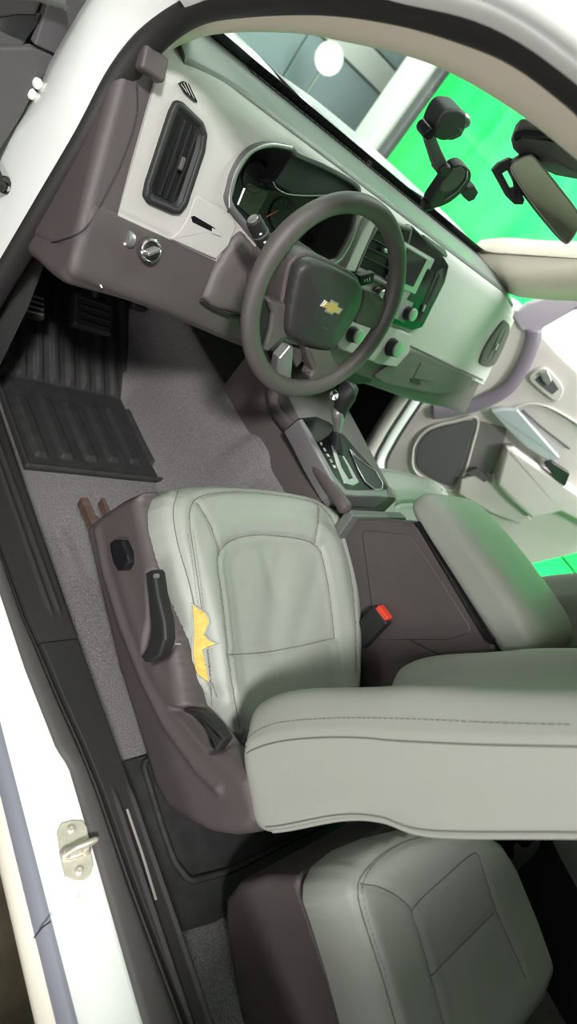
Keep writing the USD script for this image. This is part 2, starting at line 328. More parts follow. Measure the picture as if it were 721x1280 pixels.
part(t, 'bulb', lathe((6.95, -4.25, 1.11), (-.8, .6, .05), [(.001, -.05), (.09, -.045), (.15, -.012), (.001, .0)], 24), M['lamp'])
t = thing('softbox', 'square white glowing studio softbox seen through the passenger door window', 'softbox', (1.95, -4.1, GZ))
part(t, 'frame', prism(Frame((1.95, -4.15, .72), (-1, 0, 0), (0, 0, 1)), poly([(-.64, -.66), (.64, -.66), (.64, .66), (-.64, .66)]).difference(poly([(-.60, -.62), (.60, -.62), (.60, .62), (-.60, .62)])), -.06, .06, .006), M['black'], smooth=False)
part(t, 'diffuser', rbox((1.95, -4.13, .72), (1.2, .03, 1.24), .008), M['softbox'], smooth=False)
part(t, 'stand', tube([(1.95, -4.2, GZ), (1.95, -4.2, .7)], .02, 8), M['black'])
for i, (x, y) in enumerate(((-2.4, 2.6), (3.4, -.4), (2.4, -3.0))):
    t = thing('ceiling_light', ['square white ceiling light over the rear of the truck', 'square white ceiling light above the bonnet', 'square white ceiling light above the green screen'][i], 'light', (x, y, 3.4), 'ceiling lights of the hall')
    part(t, 'housing', rbox((x, y, 3.37), (1.0, 1.0, .06), .01), M['white_frame'])
    part(t, 'diffuser', rbox((x, y, 3.335), (.92, .92, .02), .005), M['lamp'])

# ------------------------------------------------------------------ carpet
def sstep(t): t = np.clip(t, 0, 1); return t * t * (3 - 2 * t)
def floor_z(x, y):
    z = .03 + .0 * x
    z = z + .06 * sstep((y - .655) / .03)                                                    # up to the sill
    z = z + .27 * sstep((.27 - np.abs(y)) / .13) * sstep((x - .16) / .2)                      # tunnel
    z = z + np.where(x > 1.0, (x - 1.0) * .75, 0) * sstep((np.abs(y) - .1) / .2)             # toe board
    z = z + .030 * np.exp(-(((x - .565) / .05)**4 + ((y - .175) / .032)**4))                  # seat foot cover under the carpet
    z = z + .010 * np.exp(-(((x - .85) / .12)**2 + ((y - .23) / .06)**2))
    return z
X, Y = np.meshgrid(np.linspace(-1.0, 1.32, 260), np.linspace(-.66, .69, 190), indexing='ij')
Z = floor_z(X, Y) + .006 * (meshkit.fbm(np.stack([X * 5, Y * 5, X * 0], -1), 3, 4) - .5)
n, m_ = X.shape; v = np.stack([X, Y, Z], -1).reshape(-1, 3); i = np.arange(n * m_).reshape(n, m_)
q = np.stack([i[:-1, :-1], i[1:, :-1], i[1:, 1:], i[:-1, 1:]], -1).reshape(-1, 4); f = np.vstack([q[:, [0, 1, 2]], q[:, [0, 2, 3]]])
carpet_top = TM(v, f); vb = v - [0, 0, .02]; rim = np.concatenate([i[:, 0], i[-1, 1:], i[-2::-1, -1], i[0, -2:0:-1]]); r2 = np.roll(rim, -1); k = n * m_
carpet = TM(np.vstack([v, vb]), np.vstack([f, f[:, ::-1] + k, np.stack([rim, rim + k, r2 + k], 1), np.stack([rim, r2 + k, r2], 1)]))
carpet.faces = carpet.faces
solo('carpet', fixed(carpet), M['carpet'], 'speckled grey moulded carpet covering the cab floor and tunnel', 'carpet', smooth=True)

# ------------------------------------------------------------------ truck body
body = thing('pickup_cab', 'white pickup cab shell with open doorway, black sill trim and sloping pillars', 'truck', (0, 0, GZ))
def lerp_tab(tab):
    tab = sorted(tab); xs_, ys_ = zip(*tab); return lambda x: np.interp(x, xs_, ys_)
y_l1 = lerp_tab([(-1.0, .715), (-.388, .724), (-.31, .728), (-.215, .733), (-.069, .737), (.004, .743), (.082, .753), (.187, .763), (.236, .770), (.389, .777), (1.0, .79)])
y_wb = lerp_tab([(-1.0, .782), (-.343, .780), (-.172, .777), (-.028, .776), (.003, .786), (.14, .798), (.278, .803), (1.0, .815)])
def strip(x0, x1, fy0, fy1, fz, ny=24, step=.01, base=.05):
    xs_ = np.linspace(x0, x1, max(int((x1 - x0) / step), 2)); rings = []
    for x in xs_:
        t_ = np.linspace(0, 1, ny); y = fy0(x) + (fy1(x) - fy0(x)) * t_; z = fz(x, y, t_)
        rings.append(np.vstack([np.stack([np.full(ny, x), y, z], 1), [[x, y[-1], base], [x, y[0], base]]]))
    return loft(rings)
def plate_z(x, y, t):
    z = .092 + .018 * sstep(t / .16) - .010 * sstep((t - .93) / .07)
    front = sstep((x - .235) / .03)
    for yc in (.706, .722): z = z + front * .0045 * np.exp(-((y - yc - (x - .25) * .02) / .0035)**2)
    rear = sstep((-.07 - x) / .03)
    z = z + rear * .004 * np.exp(-((y - .687) / .003)**2) + rear * .004 * np.exp(-((y - .714) / .003)**2)
    return z
yin = lambda x: .677 + 0 * x
part(body, 'sill_plate', strip(.190, 1.0, yin, lambda x: y_l1(x) - .003, plate_z, 44), M['black2'] if 'black2' in M else M['rubber'], label='ribbed black sill plate beside the driver footwell')
part(body, 'sill_plate', strip(-1.0, .1875, yin, lambda x: y_l1(x) - .003, plate_z, 44), M['rubber'], label='black sill plate with a bright scuff strip behind the seam')
part(body, 'scuff_strip', tube([on(159, 1012, 2, .113), on(178, 1068, 2, .113), on(195, 1124, 2, .113)], .0022, 8, flat=.5), M['scuff'], label='thin pale strip on the sill')
xs_ = np.linspace(-1.0, .72, 120)
lip = np.stack([xs_, y_l1(xs_) + .003, np.full(120, .108)], 1)
part(body, 'seal_lip', tube(lip, .0035, 8), M['black'])
# white painted rocker, grey-blue seal and cream lower rocker
def rocker(x0, x1, prof):
    xs_ = np.linspace(x0, x1, 80); rings = []
    for x in xs_:
        w = y_wb(x); rings.append([(x, y if y > 0 else w + (-y - .9), z) for y, z in prof])
    return loft(rings)
rock_mesh = rocker(-1.1, 1.05, [(-.895, .06), (-.895, .113), (-.900, .117), (-.906, .116), (.819, .103), (.829, .090), (.835, .072), (.837, .05), (.80, .03)])
part(body, 'rocker', rock_mesh, M['white_paint'], smooth=50)
part(body, 'rocker_seal', rocker(-1.1, 1.05, [(.825, .070), (.839, .071), (.847, .066), (.851, .055), (.850, .046), (.838, .040), (.825, .045)]), M['seal_blue'], smooth=50)
part(body, 'lower_rocker', rocker(-1.1, 1.05, [(.80, .046), (.846, .046), (.855, .038), (.859, .02), (.857, .004), (.846, -.012), (.80, -.05)]), M['cream'], smooth=50)
part(body, 'seal_joint', tube([on(43, 1172, 1, .8505), on(52, 1160, 1, .852), on(63, 1152, 1, .848)], .0011, 5), M['black'])
# striker
def onrock(pts): return hit(rock_mesh, pts)
st = onrock([(97, 1063)])[0]; cc3 = onrock([(80, 1063), (110, 1063), (97, 1040), (97, 1090)]); nrm = unit(np.cross(cc3[1] - cc3[0], cc3[3] - cc3[2])); nrm = nrm if nrm @ (CP - st) > 0 else -nrm
Fs = Frame(st, (1, 0, 0), np.cross(nrm, (1, 0, 0)))
def fs(pts, h=0.0): return Fs.px(pts, h)
pl = prism(Fs, poly(fs([(71, 1040), (76, 1029), (88, 1025), (103, 1025), (109, 1034), (111, 1050), (117, 1080), (113, 1094), (104, 1102), (90, 1102), (81, 1096), (75, 1070)], .002), .004), -.006, .003, .0012)
sp_ = part(body, 'striker_plate', pl, M['zinc'], label='zinc door striker plate screwed to the white sill')
P3 = lambda x, y, h: Fs.P(fs([(x, y)], h), h)[0]
part(sp_, 'loop', tube(spline([P3(80, 1070, .003), P3(84, 1066, .010), P3(97, 1059, .018), P3(110, 1054, .020), P3(121, 1049, .020)], 16), [.0055] * 12 + [.0052, .005, .0048, .004], 10), M['zinc'], smooth=60)
part(sp_, 'loop_base', prism(Fs, poly(fs([(73, 1062), (84, 1066), (96, 1060), (110, 1058), (113, 1066), (98, 1072), (84, 1076), (76, 1074)], .006), .002), .001, .008, .003), M['zinc'], smooth=50)
part(sp_, 'loop_foot', lathe(P3(107, 1062, .004), Fs.n, [(.001, 0), (.0075, 0), (.007, .008), (.004, .012), (.001, .012)], 16), M['zinc'])
part(sp_, 'loop_foot', lathe(P3(83, 1067, .004), Fs.n, [(.001, 0), (.0085, 0), (.008, .007), (.004, .010), (.001, .010)], 16), M['zinc'])
for p in ((89, 1036), (99, 1088)):
    part(sp_, 'screw', lathe(P3(p[0], p[1], .003), Fs.n, [(.001, -.001), (.006, -.001), (.006, .0015), (.0045, .0025), (.0022, .0025), (.002, .0005), (.001, .0005)], 18), M['zinc'])
pc = onrock([(98, 1121)])[0]; part(body, 'clip', lathe(pc - Fs.n * .001, Fs.n, [(.001, 0), (.0035, 0), (.0035, .002), (.0022, .0024), (.001, .0018)], 14), M['cream'])
# door opening seal
ctr = [(-60, 520, .775), (-42, 430, .772), (-8, 370, .768), (60, 257, .763), (110, 174, .758), (150, 100, .752), (190, 50, .745), (238, 14, .738), (300, 1, .73), (400, -4, .722), (500, 7, .716), (600, 35, .71), (660, 63, .706), (721, 108, .70), (800, 170, .695)]
path = [on(x, y, 1, w) for x, y, w in ctr]; path = [(.46, .79, .098), (.58, .79, .112), (.68, .79, .13), (.77, .785, .18), (.82, .78, .26)] + path[2:] + [(-.25, .69, 1.14), (-.9, .69, 1.13)]
path = resample(spline(path, 160), .012); dseal = path
def oval(a, b, n=14):
    g = np.arange(n) * 2 * math.pi / n; return np.stack([a * np.cos(g), b * np.sin(g)], 1)
part(body, 'door_seal', mold(path, oval(.016, .023), (0, 1, .0)), M['rubber'], smooth=True, label='thick black rubber door opening seal')
sx = np.linspace(-1.0, .62, 120)
sec = [[(y_l1(x) + .005, .100), (y_l1(x) + .009, .114), (y_l1(x) * .6 + y_wb(x) * .4, .121), (y_wb(x) - .008, .122), (y_wb(x) + .001, .117), (y_wb(x) + .002, .10)] for x in sx]
part(body, 'door_seal', loft([[(x, y, z) for y, z in s_] for x, s_ in zip(sx, sec)]), M['rubber_gray'], smooth=True, label='flat dark rubber seal along the sill')
# white hinge pillar, roof rail and roof skin
def ribbon(rows, thick, nrm):
    g = A(rows); b = g - A(nrm) * thick; n = g.shape[1]
    return loft([np.vstack([g[:, k], b[::-1, k]]) for k in range(n)])
def rowpx(pts, y, n=60): return resample_n(spline([on(a, b, 1, y) for a, b in pts], 120), n)
def resample_n(p, n):
    L = np.concatenate([[0], np.cumsum(np.linalg.norm(np.diff(p, axis=0), axis=1))]); t_ = np.linspace(0, L[-1], n); return np.stack([np.interp(t_, L, p[:, k]) for k in range(3)], 1)
apx = [(-60, 440, .787), (-8, 350, .780), (60, 238, .773), (110, 158, .767), (150, 88, .762), (190, 42, .756), (240, 8, .749), (290, -10, .742)]
Aa = resample_n(spline([on(a, b, 1, w) for a, b, w in apx], 120), 60)
Ba = rowpx([(-70, 275), (-30, 222), (20, 170), (66, 122), (90, 78), (108, 44), (133, 5), (180, -50)], .80)
Ca = rowpx([(-90, 250), (-50, 205), (0, 178), (40, 122), (60, 82), (78, 50), (105, 5), (150, -60)], .79)
A0 = Aa - [0, .02, 0]
part(body, 'hinge_pillar', ribbon([Aa, Aa * .5 + Ba * .5 + [0, .006, 0], Ba, Ba * .5 + Ca * .5 + [0, .004, 0], Ca, Ca - [0, .03, 0] + [.03, 0, 0]], .012, (-.45, .74, .49)), M['white_paint'], smooth=60)
for p in ((48, 105), (41, 118)):
    q = on(p[0], p[1], 1, .797); part(body, 'hinge_bolt', lathe(q, (-.6, .8, .1), [(.001, 0), (.009, 0), (.009, .005), (.006, .008), (.001, .009)], 12), M['white_frame'])
q = on(6, 232, 1, .80); part(body, 'door_check', join(rbox(q + [.02, .015, 0], (.07, .03, .018), .006), lathe(q, (-1, .4, 0), [(.001, -.01), (.014, -.01), (.014, .004), (.010, .008), (.010, -.002), (.001, -.002)], 16)), M['black'], label='black rubber door check stop on the white pillar')
R0 = resample_n(spline([on(a, b, 1, w) for a, b, w in [(236, 6, .752), (262, -6, .752), (300, -14, .75), (400, -24, .742), (520, -2, .735), (600, 19, .73), (660, 48, .726), (721, 92, .72), (800, 152, .715)]] + [(-.3, .70, 1.15), (-1.0, .70, 1.14)], 160), 90)
up = A([0, 0, 1.0]); lat = A([0, 1.0, 0])
rows = [R0 - lat * .004, R0, R0 + lat * .022 + up * .006, R0 + lat * .026 + up * .022, R0 + lat * .014 + up * .034, R0 + lat * .012 + up * .030, R0 + lat * .004 + up * .044, R0 - lat * .03 + up * .064]
part(body, 'roof_rail', ribbon(rows, .01, (0, .5, .8)), M['white_paint'], smooth=60)
# roof panel, windshield surround, headliner
Wx = lambda z: 1.0 - (z - .925) / .57
Ru = R0[R0[:, 0] < .42] + [0, -.03, .064]
gx = np.linspace(-1.0, .47, 24); gy = np.linspace(-.66, .66, 30); GX, GY = np.meshgrid(gx, gy, indexing='ij')
def slab(fz, thick, dx=0.0):
    ZZ = fz(GX, GY); n, m_ = GX.shape; v = np.stack([GX + dx, GY, ZZ], -1)
    return loft([np.vstack([v[k], (v[k] - [0, 0, thick])[::-1]]) for k in range(n)])
part(body, 'roof', slab(lambda x, y: 1.225 + .03 * (1 - (y / .66)**2) - .012 * np.clip((x - .2) / .27, 0, 1)**2 - .03 * (np.abs(y) / .66)**6, .012), M['white_paint'])
part(body, 'headliner', slab(lambda x, y: 1.20 + .012 * (1 - (y / .66)**2) - .05 * (np.abs(y) / .66)**6, .015, -.02), M['beige'])
up_px = [(176, 84), (190, 62), (225, 30), (280, 12), (400, 8), (520, 26), (620, 70), (721, 142), (800, 205)]
lo_px = [(198, 88), (206, 64), (262, 39), (360, 35), (440, 49), (540, 75), (640, 130), (721, 192), (800, 262)]
Up = resample_n(spline([on(a, b, 1, w) for (a, b), w in zip(up_px, np.linspace(.725, .685, 9))], 120), 60)
Lo = resample_n(spline([on(a, b, 1, w) for (a, b), w in zip(lo_px, np.linspace(.64, .585, 9))], 120), 60)
mid = Up * .5 + Lo * .5 + A([-.012, 0, -.014]); dpt = A([.03, -.0, .05])
part(body, 'pillar_trim', loft([A([Up[k], Up[k] * .75 + Lo[k] * .25 + A([-.009, 0, -.010]), mid[k], Up[k] * .25 + Lo[k] * .75 + A([-.009, 0, -.010]), Lo[k], Lo[k] + dpt, Up[k] + dpt * .5]) for k in range(60)]), M['beige'], smooth=60, label='beige pillar trim over the open driver doorway')
# passenger side shell: pillar, jamb with seals, sill
def mirror(m): v = m.vertices * [1, -1, 1]; return TM(v, m.faces[:, ::-1])
Rt = [(1.04, -.64, .90), (.97, -.635, .955), (.85, -.625, 1.02), (.72, -.61, 1.095), (.58, -.59, 1.165), (.40, -.57, 1.20), (-.2, -.57, 1.20), (-.9, -.57, 1.2)]
Rb = [(.99, -.69, .80), (.93, -.68, .885), (.82, -.67, .90), (.72, -.66, .955), (.56, -.655, 1.06), (.40, -.65, 1.12), (-.2, -.65, 1.13), (-.9, -.65, 1.13)]
T_ = resample_n(spline(Rt, 100), 50); B_ = resample_n(spline(Rb, 100), 50); mm = T_ * .5 + B_ * .5 + A([-.01, .02, -.01])
part(body, 'pillar_trim', loft([A([T_[k], mm[k], B_[k], B_[k] + A([.03, -.05, .03]), T_[k] + A([.03, -.05, .05])]) for k in range(50)]), M['beige'], smooth=60, label='beige pillar trim on the passenger side of the windshield')
for yj, r, mt_, nm in ((-.655, .030, 'door_trim', 'kick_trim'), (-.697, .018, 'rubber', 'door_seal'), (-.738, .026, 'white_paint', 'door_jamb'), (-.775, .016, 'rubber', 'door_seal')):
    p = spline([(.45, yj, .115), (.66, yj, .12), (.77, yj, .155), (.815, yj, .25), (.85, yj, .40), (.885, yj, .58), (.90, yj, .74), (.93, yj, .86)], 70)
    part(body, nm, mold(p, oval(r * .8, r), (0, -1, 0)), M[mt_], smooth=True)
for s_ in (-1, 1):
    kp = prism(Frame((0, s_ * .735, 0), (-s_, 0, 0), (0, 0, 1)), poly([(-s_ * a, b) for a, b in [(.86, .03), (1.33, .03), (1.33, .86), (.97, .86), (.91, .60), (.86, .32)]], .01), -.05, -.01, .004)
    part(body, 'kick_panel', kp, M['carpet_dark'], smooth=50)
part(body, 'passenger_sill', rbox((-.1, -.74, .07), (1.5, .13, .08), .02), M['rubber'])
part(body, 'rear_quarter', rbox((-.91, .76, .62), (.24, .12, 1.14), .03), M['white_paint'])
part(body, 'rear_quarter', rbox((-.91, -.76, .62), (.24, .12, 1.14), .03), M['white_paint'])
rhd = part(body, 'half_door', prism(Frame((-.5, -.79, .6), (-1, 0, 0), (0, 0, 1)), poly([(-.28, -.50), (.28, -.50), (.28, .52), (-.22, .50), (-.30, .2)], .03), -.05, .03, .01), M['white_paint'], label='closed rear half door on the passenger side')
part(rhd, 'inner_panel', prism(Frame((-.5, -.755, .6), (-1, 0, 0), (0, 0, 1)), poly([(-.27, -.49), (.27, -.49), (.27, .51), (-.21, .49), (-.29, .2)], .03), -.02, .01, .006), M['door_dark'])
part(body, 'rear_wall', rbox((-1.02, 0, .55), (.03, 1.36, 1.1), .01), M['carpet_dark'])
part(body, 'firewall', rbox((1.34, 0, .42), (.03, 1.44, .9), .01), M['black'])
# bonnet and cowl
hx = np.linspace(1.06, 2.35, 24); hy = np.linspace(-.84, .84, 31)
HX, HY = np.meshgrid(hx, hy, indexing='ij'); HZ = .93 - .02 * (HX - 1.06) - .07 * ((HX - 1.06) / 1.3)**3 - .05 * (np.abs(HY) / .84)**4 + .018 * sstep((np.abs(HY) - .30) / .06) * sstep((.72 - np.abs(HY)) / .1)
hv = np.stack([HX, HY, HZ], -1)
part(body, 'bonnet', loft([np.vstack([hv[k], (hv[k] - [0, 0, .015])[::-1]]) for k in range(len(hx))]), M['white_paint'], smooth=50)
for s in (-1, 1):
    part(body, 'fender', loft([[(x, s * .84, .86), (x, s * .90, .82), (x, s * .92, .70), (x, s * .90, .45), (x, s * .88, .45), (x, s * .86, .80)] for x in np.linspace(1.06, 2.35, 10)]), M['white_paint'])
part(body, 'cowl', rbox((1.075, 0, .885), (.10, 1.36, .03), .01), M['black'])
for x, y in ((2.0, .8), (2.0, -.8), (-1.6, .8), (-1.6, -.8)):
    part(body, 'wheel', lathe((x, y * .98, GZ + .37), (0, 1, 0), [(.12, -.10), (.24, -.11), (.34, -.11), (.365, -.08), (.37, 0), (.365, .08), (.34, .11), (.24, .11), (.20, .07), (.05, .06), (.001, .06)], 40), M['rubber'])
for s in (1, -1):
    part(body, 'bed_side', rbox((-1.9, s * .86, .45), (1.6, .06, .75), .02), M['white_paint'])
part(body, 'bed_floor', rbox((-1.9, 0, .12), (1.6, 1.66, .04), .01), M['black'])
part(body, 'frame_rail', join(rbox((0, .45, -.08), (4.4, .1, .12), .01), rbox((0, -.45, -.08), (4.4, .1, .12), .01), rbox((2.0, 0, -.16), (.1, 1.5, .1), .01), rbox((-1.6, 0, -.16), (.1, 1.5, .1), .01)), M['black'], smooth=False)
# windshield
fw = Frame((1.0, 0, .925), (0, -1, 0), (-.869, 0, .495))
ws = poly([(-.64, -.03), (.64, -.03), (.615, .35), (.58, .53), (.0, .565), (-.58, .53), (-.615, .35)], .03)
t = thing('windshield', 'clear raked windshield glass with a black printed edge above the dashboard', 'windshield', (1.0, 0, .925))
part(t, 'glass', prism(fw, ws, .0, .004), M['glass'], smooth=False)
part(t, 'black_edge', prism(fw, ws.difference(poly([(-.625, .026), (.625, .026), (.603, .35), (.572, .52), (0, .556), (-.572, .52), (-.603, .35)], .03)), -.0012, -.0002), M['gloss_black'], smooth=False)
# ------------------------------------------------------------------ dashboard
F = Frame((.694, 0, .684), (0, -1, 0), (.4015, 0, .9159))           # the face of the dash: u to the passenger, v up the face, n to the seats
def fx_(pts, h=0.0): return F.px(pts, h)
dash = thing('dashboard', 'pale grey and dark brown truck dashboard spanning the cab under the windshield', 'dashboard', (.85, 0, .3))
def spun(prof, ys, fn=None):
    p = spline(prof, 90) if fn is None else None; rings = []
    for y in ys:
        q = A(prof(y) if callable(prof) else p); rings.append(np.stack([q[:, 0], np.full(len(q), y), q[:, 1]], 1))
    return loft(rings)
def upper_prof(y):
    e = sstep((np.abs(y) - .56) / .16); ez = -.020 * e
    q = [(.80, .60), (.690, .640), (.681, .653), (.690, .675), (.715, .733), (.745, .80), (.766, .848), (.776, .869 + ez), (.790, .886 + ez), (.808, .894 + ez), (.83, .897 + ez), (.90, .90), (.90, .80)]
    return spline(q, 70)
def pad_prof(y):
    e = sstep((np.abs(y) - .52) / .2); ez = -.016 * e
    return spline([(.80, .88), (.800, .889 + ez), (.806, .8985 + ez), (.822, .904 + ez), (.90, .911), (.99, .918), (1.05, .92), (1.07, .905), (1.0, .88)], 40)
part(dash, 'top_pad', spun(pad_prof, np.linspace(-.69, .66, 80), 1), M['pad'], smooth=60)
# defrost slot strip and small fastener on the pad
part(dash, 'defrost_grille', join([rbox((.985, y, .9185), (.030, .012, .004), .001, seg=2) for y in np.arange(-.42, .43, .018)]), M['black'], smooth=False, kind='stuff')
q = on(458, 207, 2, .914)
part(dash, 'sensor_cap', lathe(q, (-.1, 0, 1), [(.012, 0), (.012, .006), (.008, .010), (.001, .011)], 20), M['zinc'])
# lower dark knee panel
def end_round(q, y, y1, r):
    k = np.clip((y - (y1 - r)) / r, 0, 1); d = r * (1 - math.sqrt(max(1 - k * k, 0))); q = A(q, float); c = A([.92, .68]); v = c - q; L_ = np.linalg.norm(v, axis=1, keepdims=True); return q + v / L_ * np.minimum(d, L_ * .9)
def knee_prof(y):
    dz = .012 * sstep((.62 - y) / .3); e = sstep((y - .62) / .14)
    return end_round(spline([(.80, .655), (.705, .660), (.684, .652), (.668, .628), (.645, .575), (.633, .548 - dz), (.636, .532 - dz), (.655, .522 - dz - .012 * e), (.75, .515 - .035 * e), (.90, .52 - .07 * e), (.95, .60)], 70), y, .765, .022)
ys_k = np.concatenate([np.linspace(.30, .735, 30), .765 - .022 * (1 - np.sin(np.linspace(.1, math.pi / 2, 8)))])
part(dash, 'knee_panel', spun(knee_prof, ys_k, 1), M['plastic'], smooth=60, label='dark brown knee panel under the driver fascia')
seamk = tube([F.P(fx_([p]), .0015)[0] for p in ((100, 345), (120, 356), (150, 372))], .0008, 5)
# end cap on the driver's side: rolled strip and flat side cover
Fy = Frame((.8, .765, .65), (-1, 0, 0), (0, 0, 1))
def cap_prof(y):
    return end_round(spline([(.86, .90), (.825, .899), (.803, .886), (.776, .852), (.747, .790), (.718, .724), (.690, .667), (.671, .630), (.657, .598), (.660, .574), (.69, .548), (.78, .505), (.92, .455), (.95, .60), (.95, .84)], 110), y, .768, .020)
ys_c = np.concatenate([np.linspace(.7085, .748, 8), .768 - .020 * (1 - np.sin(np.linspace(.05, math.pi / 2, 10)))])
ecap = spun(cap_prof, ys_c, 1); ecap = trimesh.Trimesh(*trimesh.remesh.subdivide_to_size(ecap.vertices, ecap.faces, .010), process=False)
ecap.merge_vertices(); es = surf_on(ecap, [(171, 106), (172, 135), (166, 165), (150, 208), (128, 252), (108, 284), (90, 296), (62, 304), (28, 309)])
part(dash, 'end_cap', ecap, M['plastic'], smooth=50, label='dark brown rolled end cap of the dash')
part(dash, 'cap_seam', tube(es, .0016, 6), M['black'])
cap = rbox(on(190, 80, 1, .735), (.036, .044, .022), .006, np.stack([unit(A([.5, 0, .86])), A([0, 1.0, 0]), unit(A([-.86, 0, .5]))]))
part(dash, 'pillar_cap', cap, M['plastic'], smooth=50)
# vents: frame with a recessed dark box and vanes
def vent(px, slats, tabpos, frm, ftop, deep=.045, name='air_vent', vertical=True, lab=None, bev=.009, rim=.013, h=.010, soft=False):
    g = spoly(fx_(px)) if soft else poly(fx_(px), .010); hole = g.buffer(-rim); grp = []
    path = part(dash, name, prism(F, g.difference(hole), -.01, h, bev * .6), frm, smooth=50, label=lab); ORG_ = path
    part(path, 'cavity', prism(F, hole.buffer(.002), -.004, .0012), M['gloss_black'], smooth=False)
    part(path, 'funnel', loft([F.P(resample_n2(hole.buffer(.0015), 60), h - .003), F.P(resample_n2(hole.buffer(-.006), 60), .0005)], cap=False), frm, smooth=50)
    c = A(hole.minimum_rotated_rectangle.exterior.coords)[:-1]; e0, e1 = c[1] - c[0], c[2] - c[1]
    L, W = (e0, e1) if np.linalg.norm(e0) > np.linalg.norm(e1) else (e1, e0); o = c.mean(0)
    for k in range(slats):
        s = (k + 1) / (slats + 1) - .5; a = o + W * s * .86 - L * .44; b = o + W * s * .86 + L * .44
        part(path, 'vane', tube(F.P([a, (a + b) / 2, b], [.0045, .0065, .0045]), .0016, 6, flat=2.6, up=F.n), M['black'], smooth=50)
    ta = o + W * tabpos[0] + L * tabpos[1]
    R = np.stack([unit(F.P([L])[0] - F.o), unit(F.P([W])[0] - F.o), F.n])
    part(path, 'tab', rbox(F.P([ta], .009)[0], (.022, .009, .012), .003, R), ftop, smooth=50)
    return path
def resample_n2(g, n):
    p = np.asarray(shapely.geometry.polygon.orient(g).exterior.coords)[:-1]; c = A(g.centroid.coords[0]); k = np.argmax((p - c) @ A([1.0, .3])); p = np.vstack([p[k:], p[:k], p[k:k + 1]])
    L = np.concatenate([[0], np.cumsum(np.linalg.norm(np.diff(p, axis=0), axis=1))]); t = np.linspace(0, L[-1], n, endpoint=False)
    return np.stack([np.interp(t, L, p[:, k]) for k in range(2)], 1)
vent([(217, 124), (226, 127), (252, 152), (257, 168), (254, 190), (232, 256), (223, 268), (213, 267), (183, 254), (177, 245), (180, 228), (210, 138)], 3, (.06, .0), M['black'], M['plastic'], lab='tall black air vent in the driver fascia')
# small demister grille of the side window
gd = poly(fx_([(222, 104), (227, 101), (234, 105), (245, 128), (243, 128), (229, 116)]), .001)
ds = part(dash, 'demister', prism(F, gd, .0, .0055), M['gloss_black'], smooth=False)
for a, b in (((227, 103), (235, 119)), ((231, 104), (240, 123)), ((224, 105), (231, 115))):
    part(ds, 'rib', tube(F.P(fx_([a, b]), .006), .0007, 6), M['fascia'])
# fuse pocket cover with a slot
pk = poly(fx_([(241, 246), (246, 244), (262, 254), (276, 258), (291, 275), (293, 283), (283, 307), (268, 323), (262, 321), (211, 298), (222, 288), (232, 272)]), .002)
pocket = part(dash, 'pocket_cover', prism(F, pk, -.004, .0065, .003), M['fascia'], smooth=50, label='pale grey pocket cover with a black slot')
part(pocket, 'slot', prism(F, poly(fx_([(236, 270), (240, 269), (264, 283), (270, 289), (263, 289), (238, 277)]), .0008), .004, .0072), M['gloss_black'], smooth=False)
part(pocket, 'slot_lip', prism(F, poly(fx_([(262, 284), (271, 288), (274, 295), (262, 291)]), .0008), .004, .009, .001), M['fascia'], smooth=40)
# headlight knob and dimmer
kc = onp(187, 313, F.o + F.n * .012, F.n)
kn = part(dash, 'headlight_knob', lathe(kc - F.n * .03, F.n, [(.001, 0), (.0205, 0), (.0205, .030), (.019, .034), (.001, .034)], 28), M['plastic'])
part(kn, 'ring', lathe(kc + F.n * .002, F.n, [(.0165, 0), (.0205, .0), (.0205, .004), (.018, .006), (.0165, .0045)], 28), M['chrome'])
part(kn, 'grip', rbox(kc + F.n * .010, (.026, .008, .014), .003, np.stack([unit(F.u + .8 * F.v), unit(-.8 * F.u + F.v), F.n])), M['silver'])
for du, dv in ((.009, .009), (-.009, .004), (.002, -.012)):
    part(kn, 'mark', lathe(kc + F.u * du + F.v * dv + F.n * .0045, F.n, [(.001, 0), (.0025, 0), (.0025, .001), (.001, .001)], 10), M['white_print'])
dm = part(dash, 'dimmer_wheel', lathe(onp(161, 299, F.o + F.n * .0, F.n) - F.u * .006, F.u, [(.001, 0), (.013, 0), (.014, .003), (.014, .009), (.013, .012), (.001, .012)], 24), M['silver'])
for a in ((156, 305), (165, 293)):
    part(dash, 'dimmer_icon', lathe(onp(*a, F.o + F.n * .004, F.n), F.n, [(.001, -.002), (.0022, -.002), (.0022, .001), (.001, .001)], 8), M['white_print'])

# ------------------------------------------------------------------ instrument cluster
inn = spoly(fx_([(285, 250), (287, 236), (292, 218), (303, 199), (316, 188), (335, 184), (357, 188), (366, 196), (398, 210), (425, 224), (440, 235), (440, 245), (434, 283), (418, 316), (408, 323), (386, 325), (335, 308), (297, 268)]))
out = inn.buffer(.010)
cl = part(dash, 'cluster_bezel', prism(F, out.difference(inn), -.01, .016, .003), M['silver2'] if 'silver2' in M else M['rubber_gray'], smooth=50, label='silver edged cluster surround')
hole_ = prism(F, inn.buffer(.0035), -.075, .06)
part(dash, 'upper_fascia', cut(spun(upper_prof, np.linspace(-.70, .708, 90), 1), hole_), M['fascia'], smooth=40)
o60, i60 = resample_n2(inn.buffer(.001), 120), resample_n2(inn.buffer(-.022), 120)
part(dash, 'cluster_tunnel', loft([F.P(o60, .013), F.P(o60 * .7 + i60 * .3, -.02), F.P(i60, -.055)], cap=False), M['black'], smooth=60)
part(dash, 'cluster_lens', prism(F, inn.buffer(-.015), -.062, -.054), M['gloss_black'], smooth=False)
disp = prism(F, poly(F.px([(298, 258), (310, 228), (336, 240), (318, 275)], -.05), .003), -.0545, -.050, .001)
part(dash, 'trip_display', disp, M['screen'], smooth=False)
hood = poly(fx_([(340, 228), (352, 212), (366, 190), (400, 206), (428, 221), (443, 234), (436, 241), (400, 244), (362, 243)]), .003)
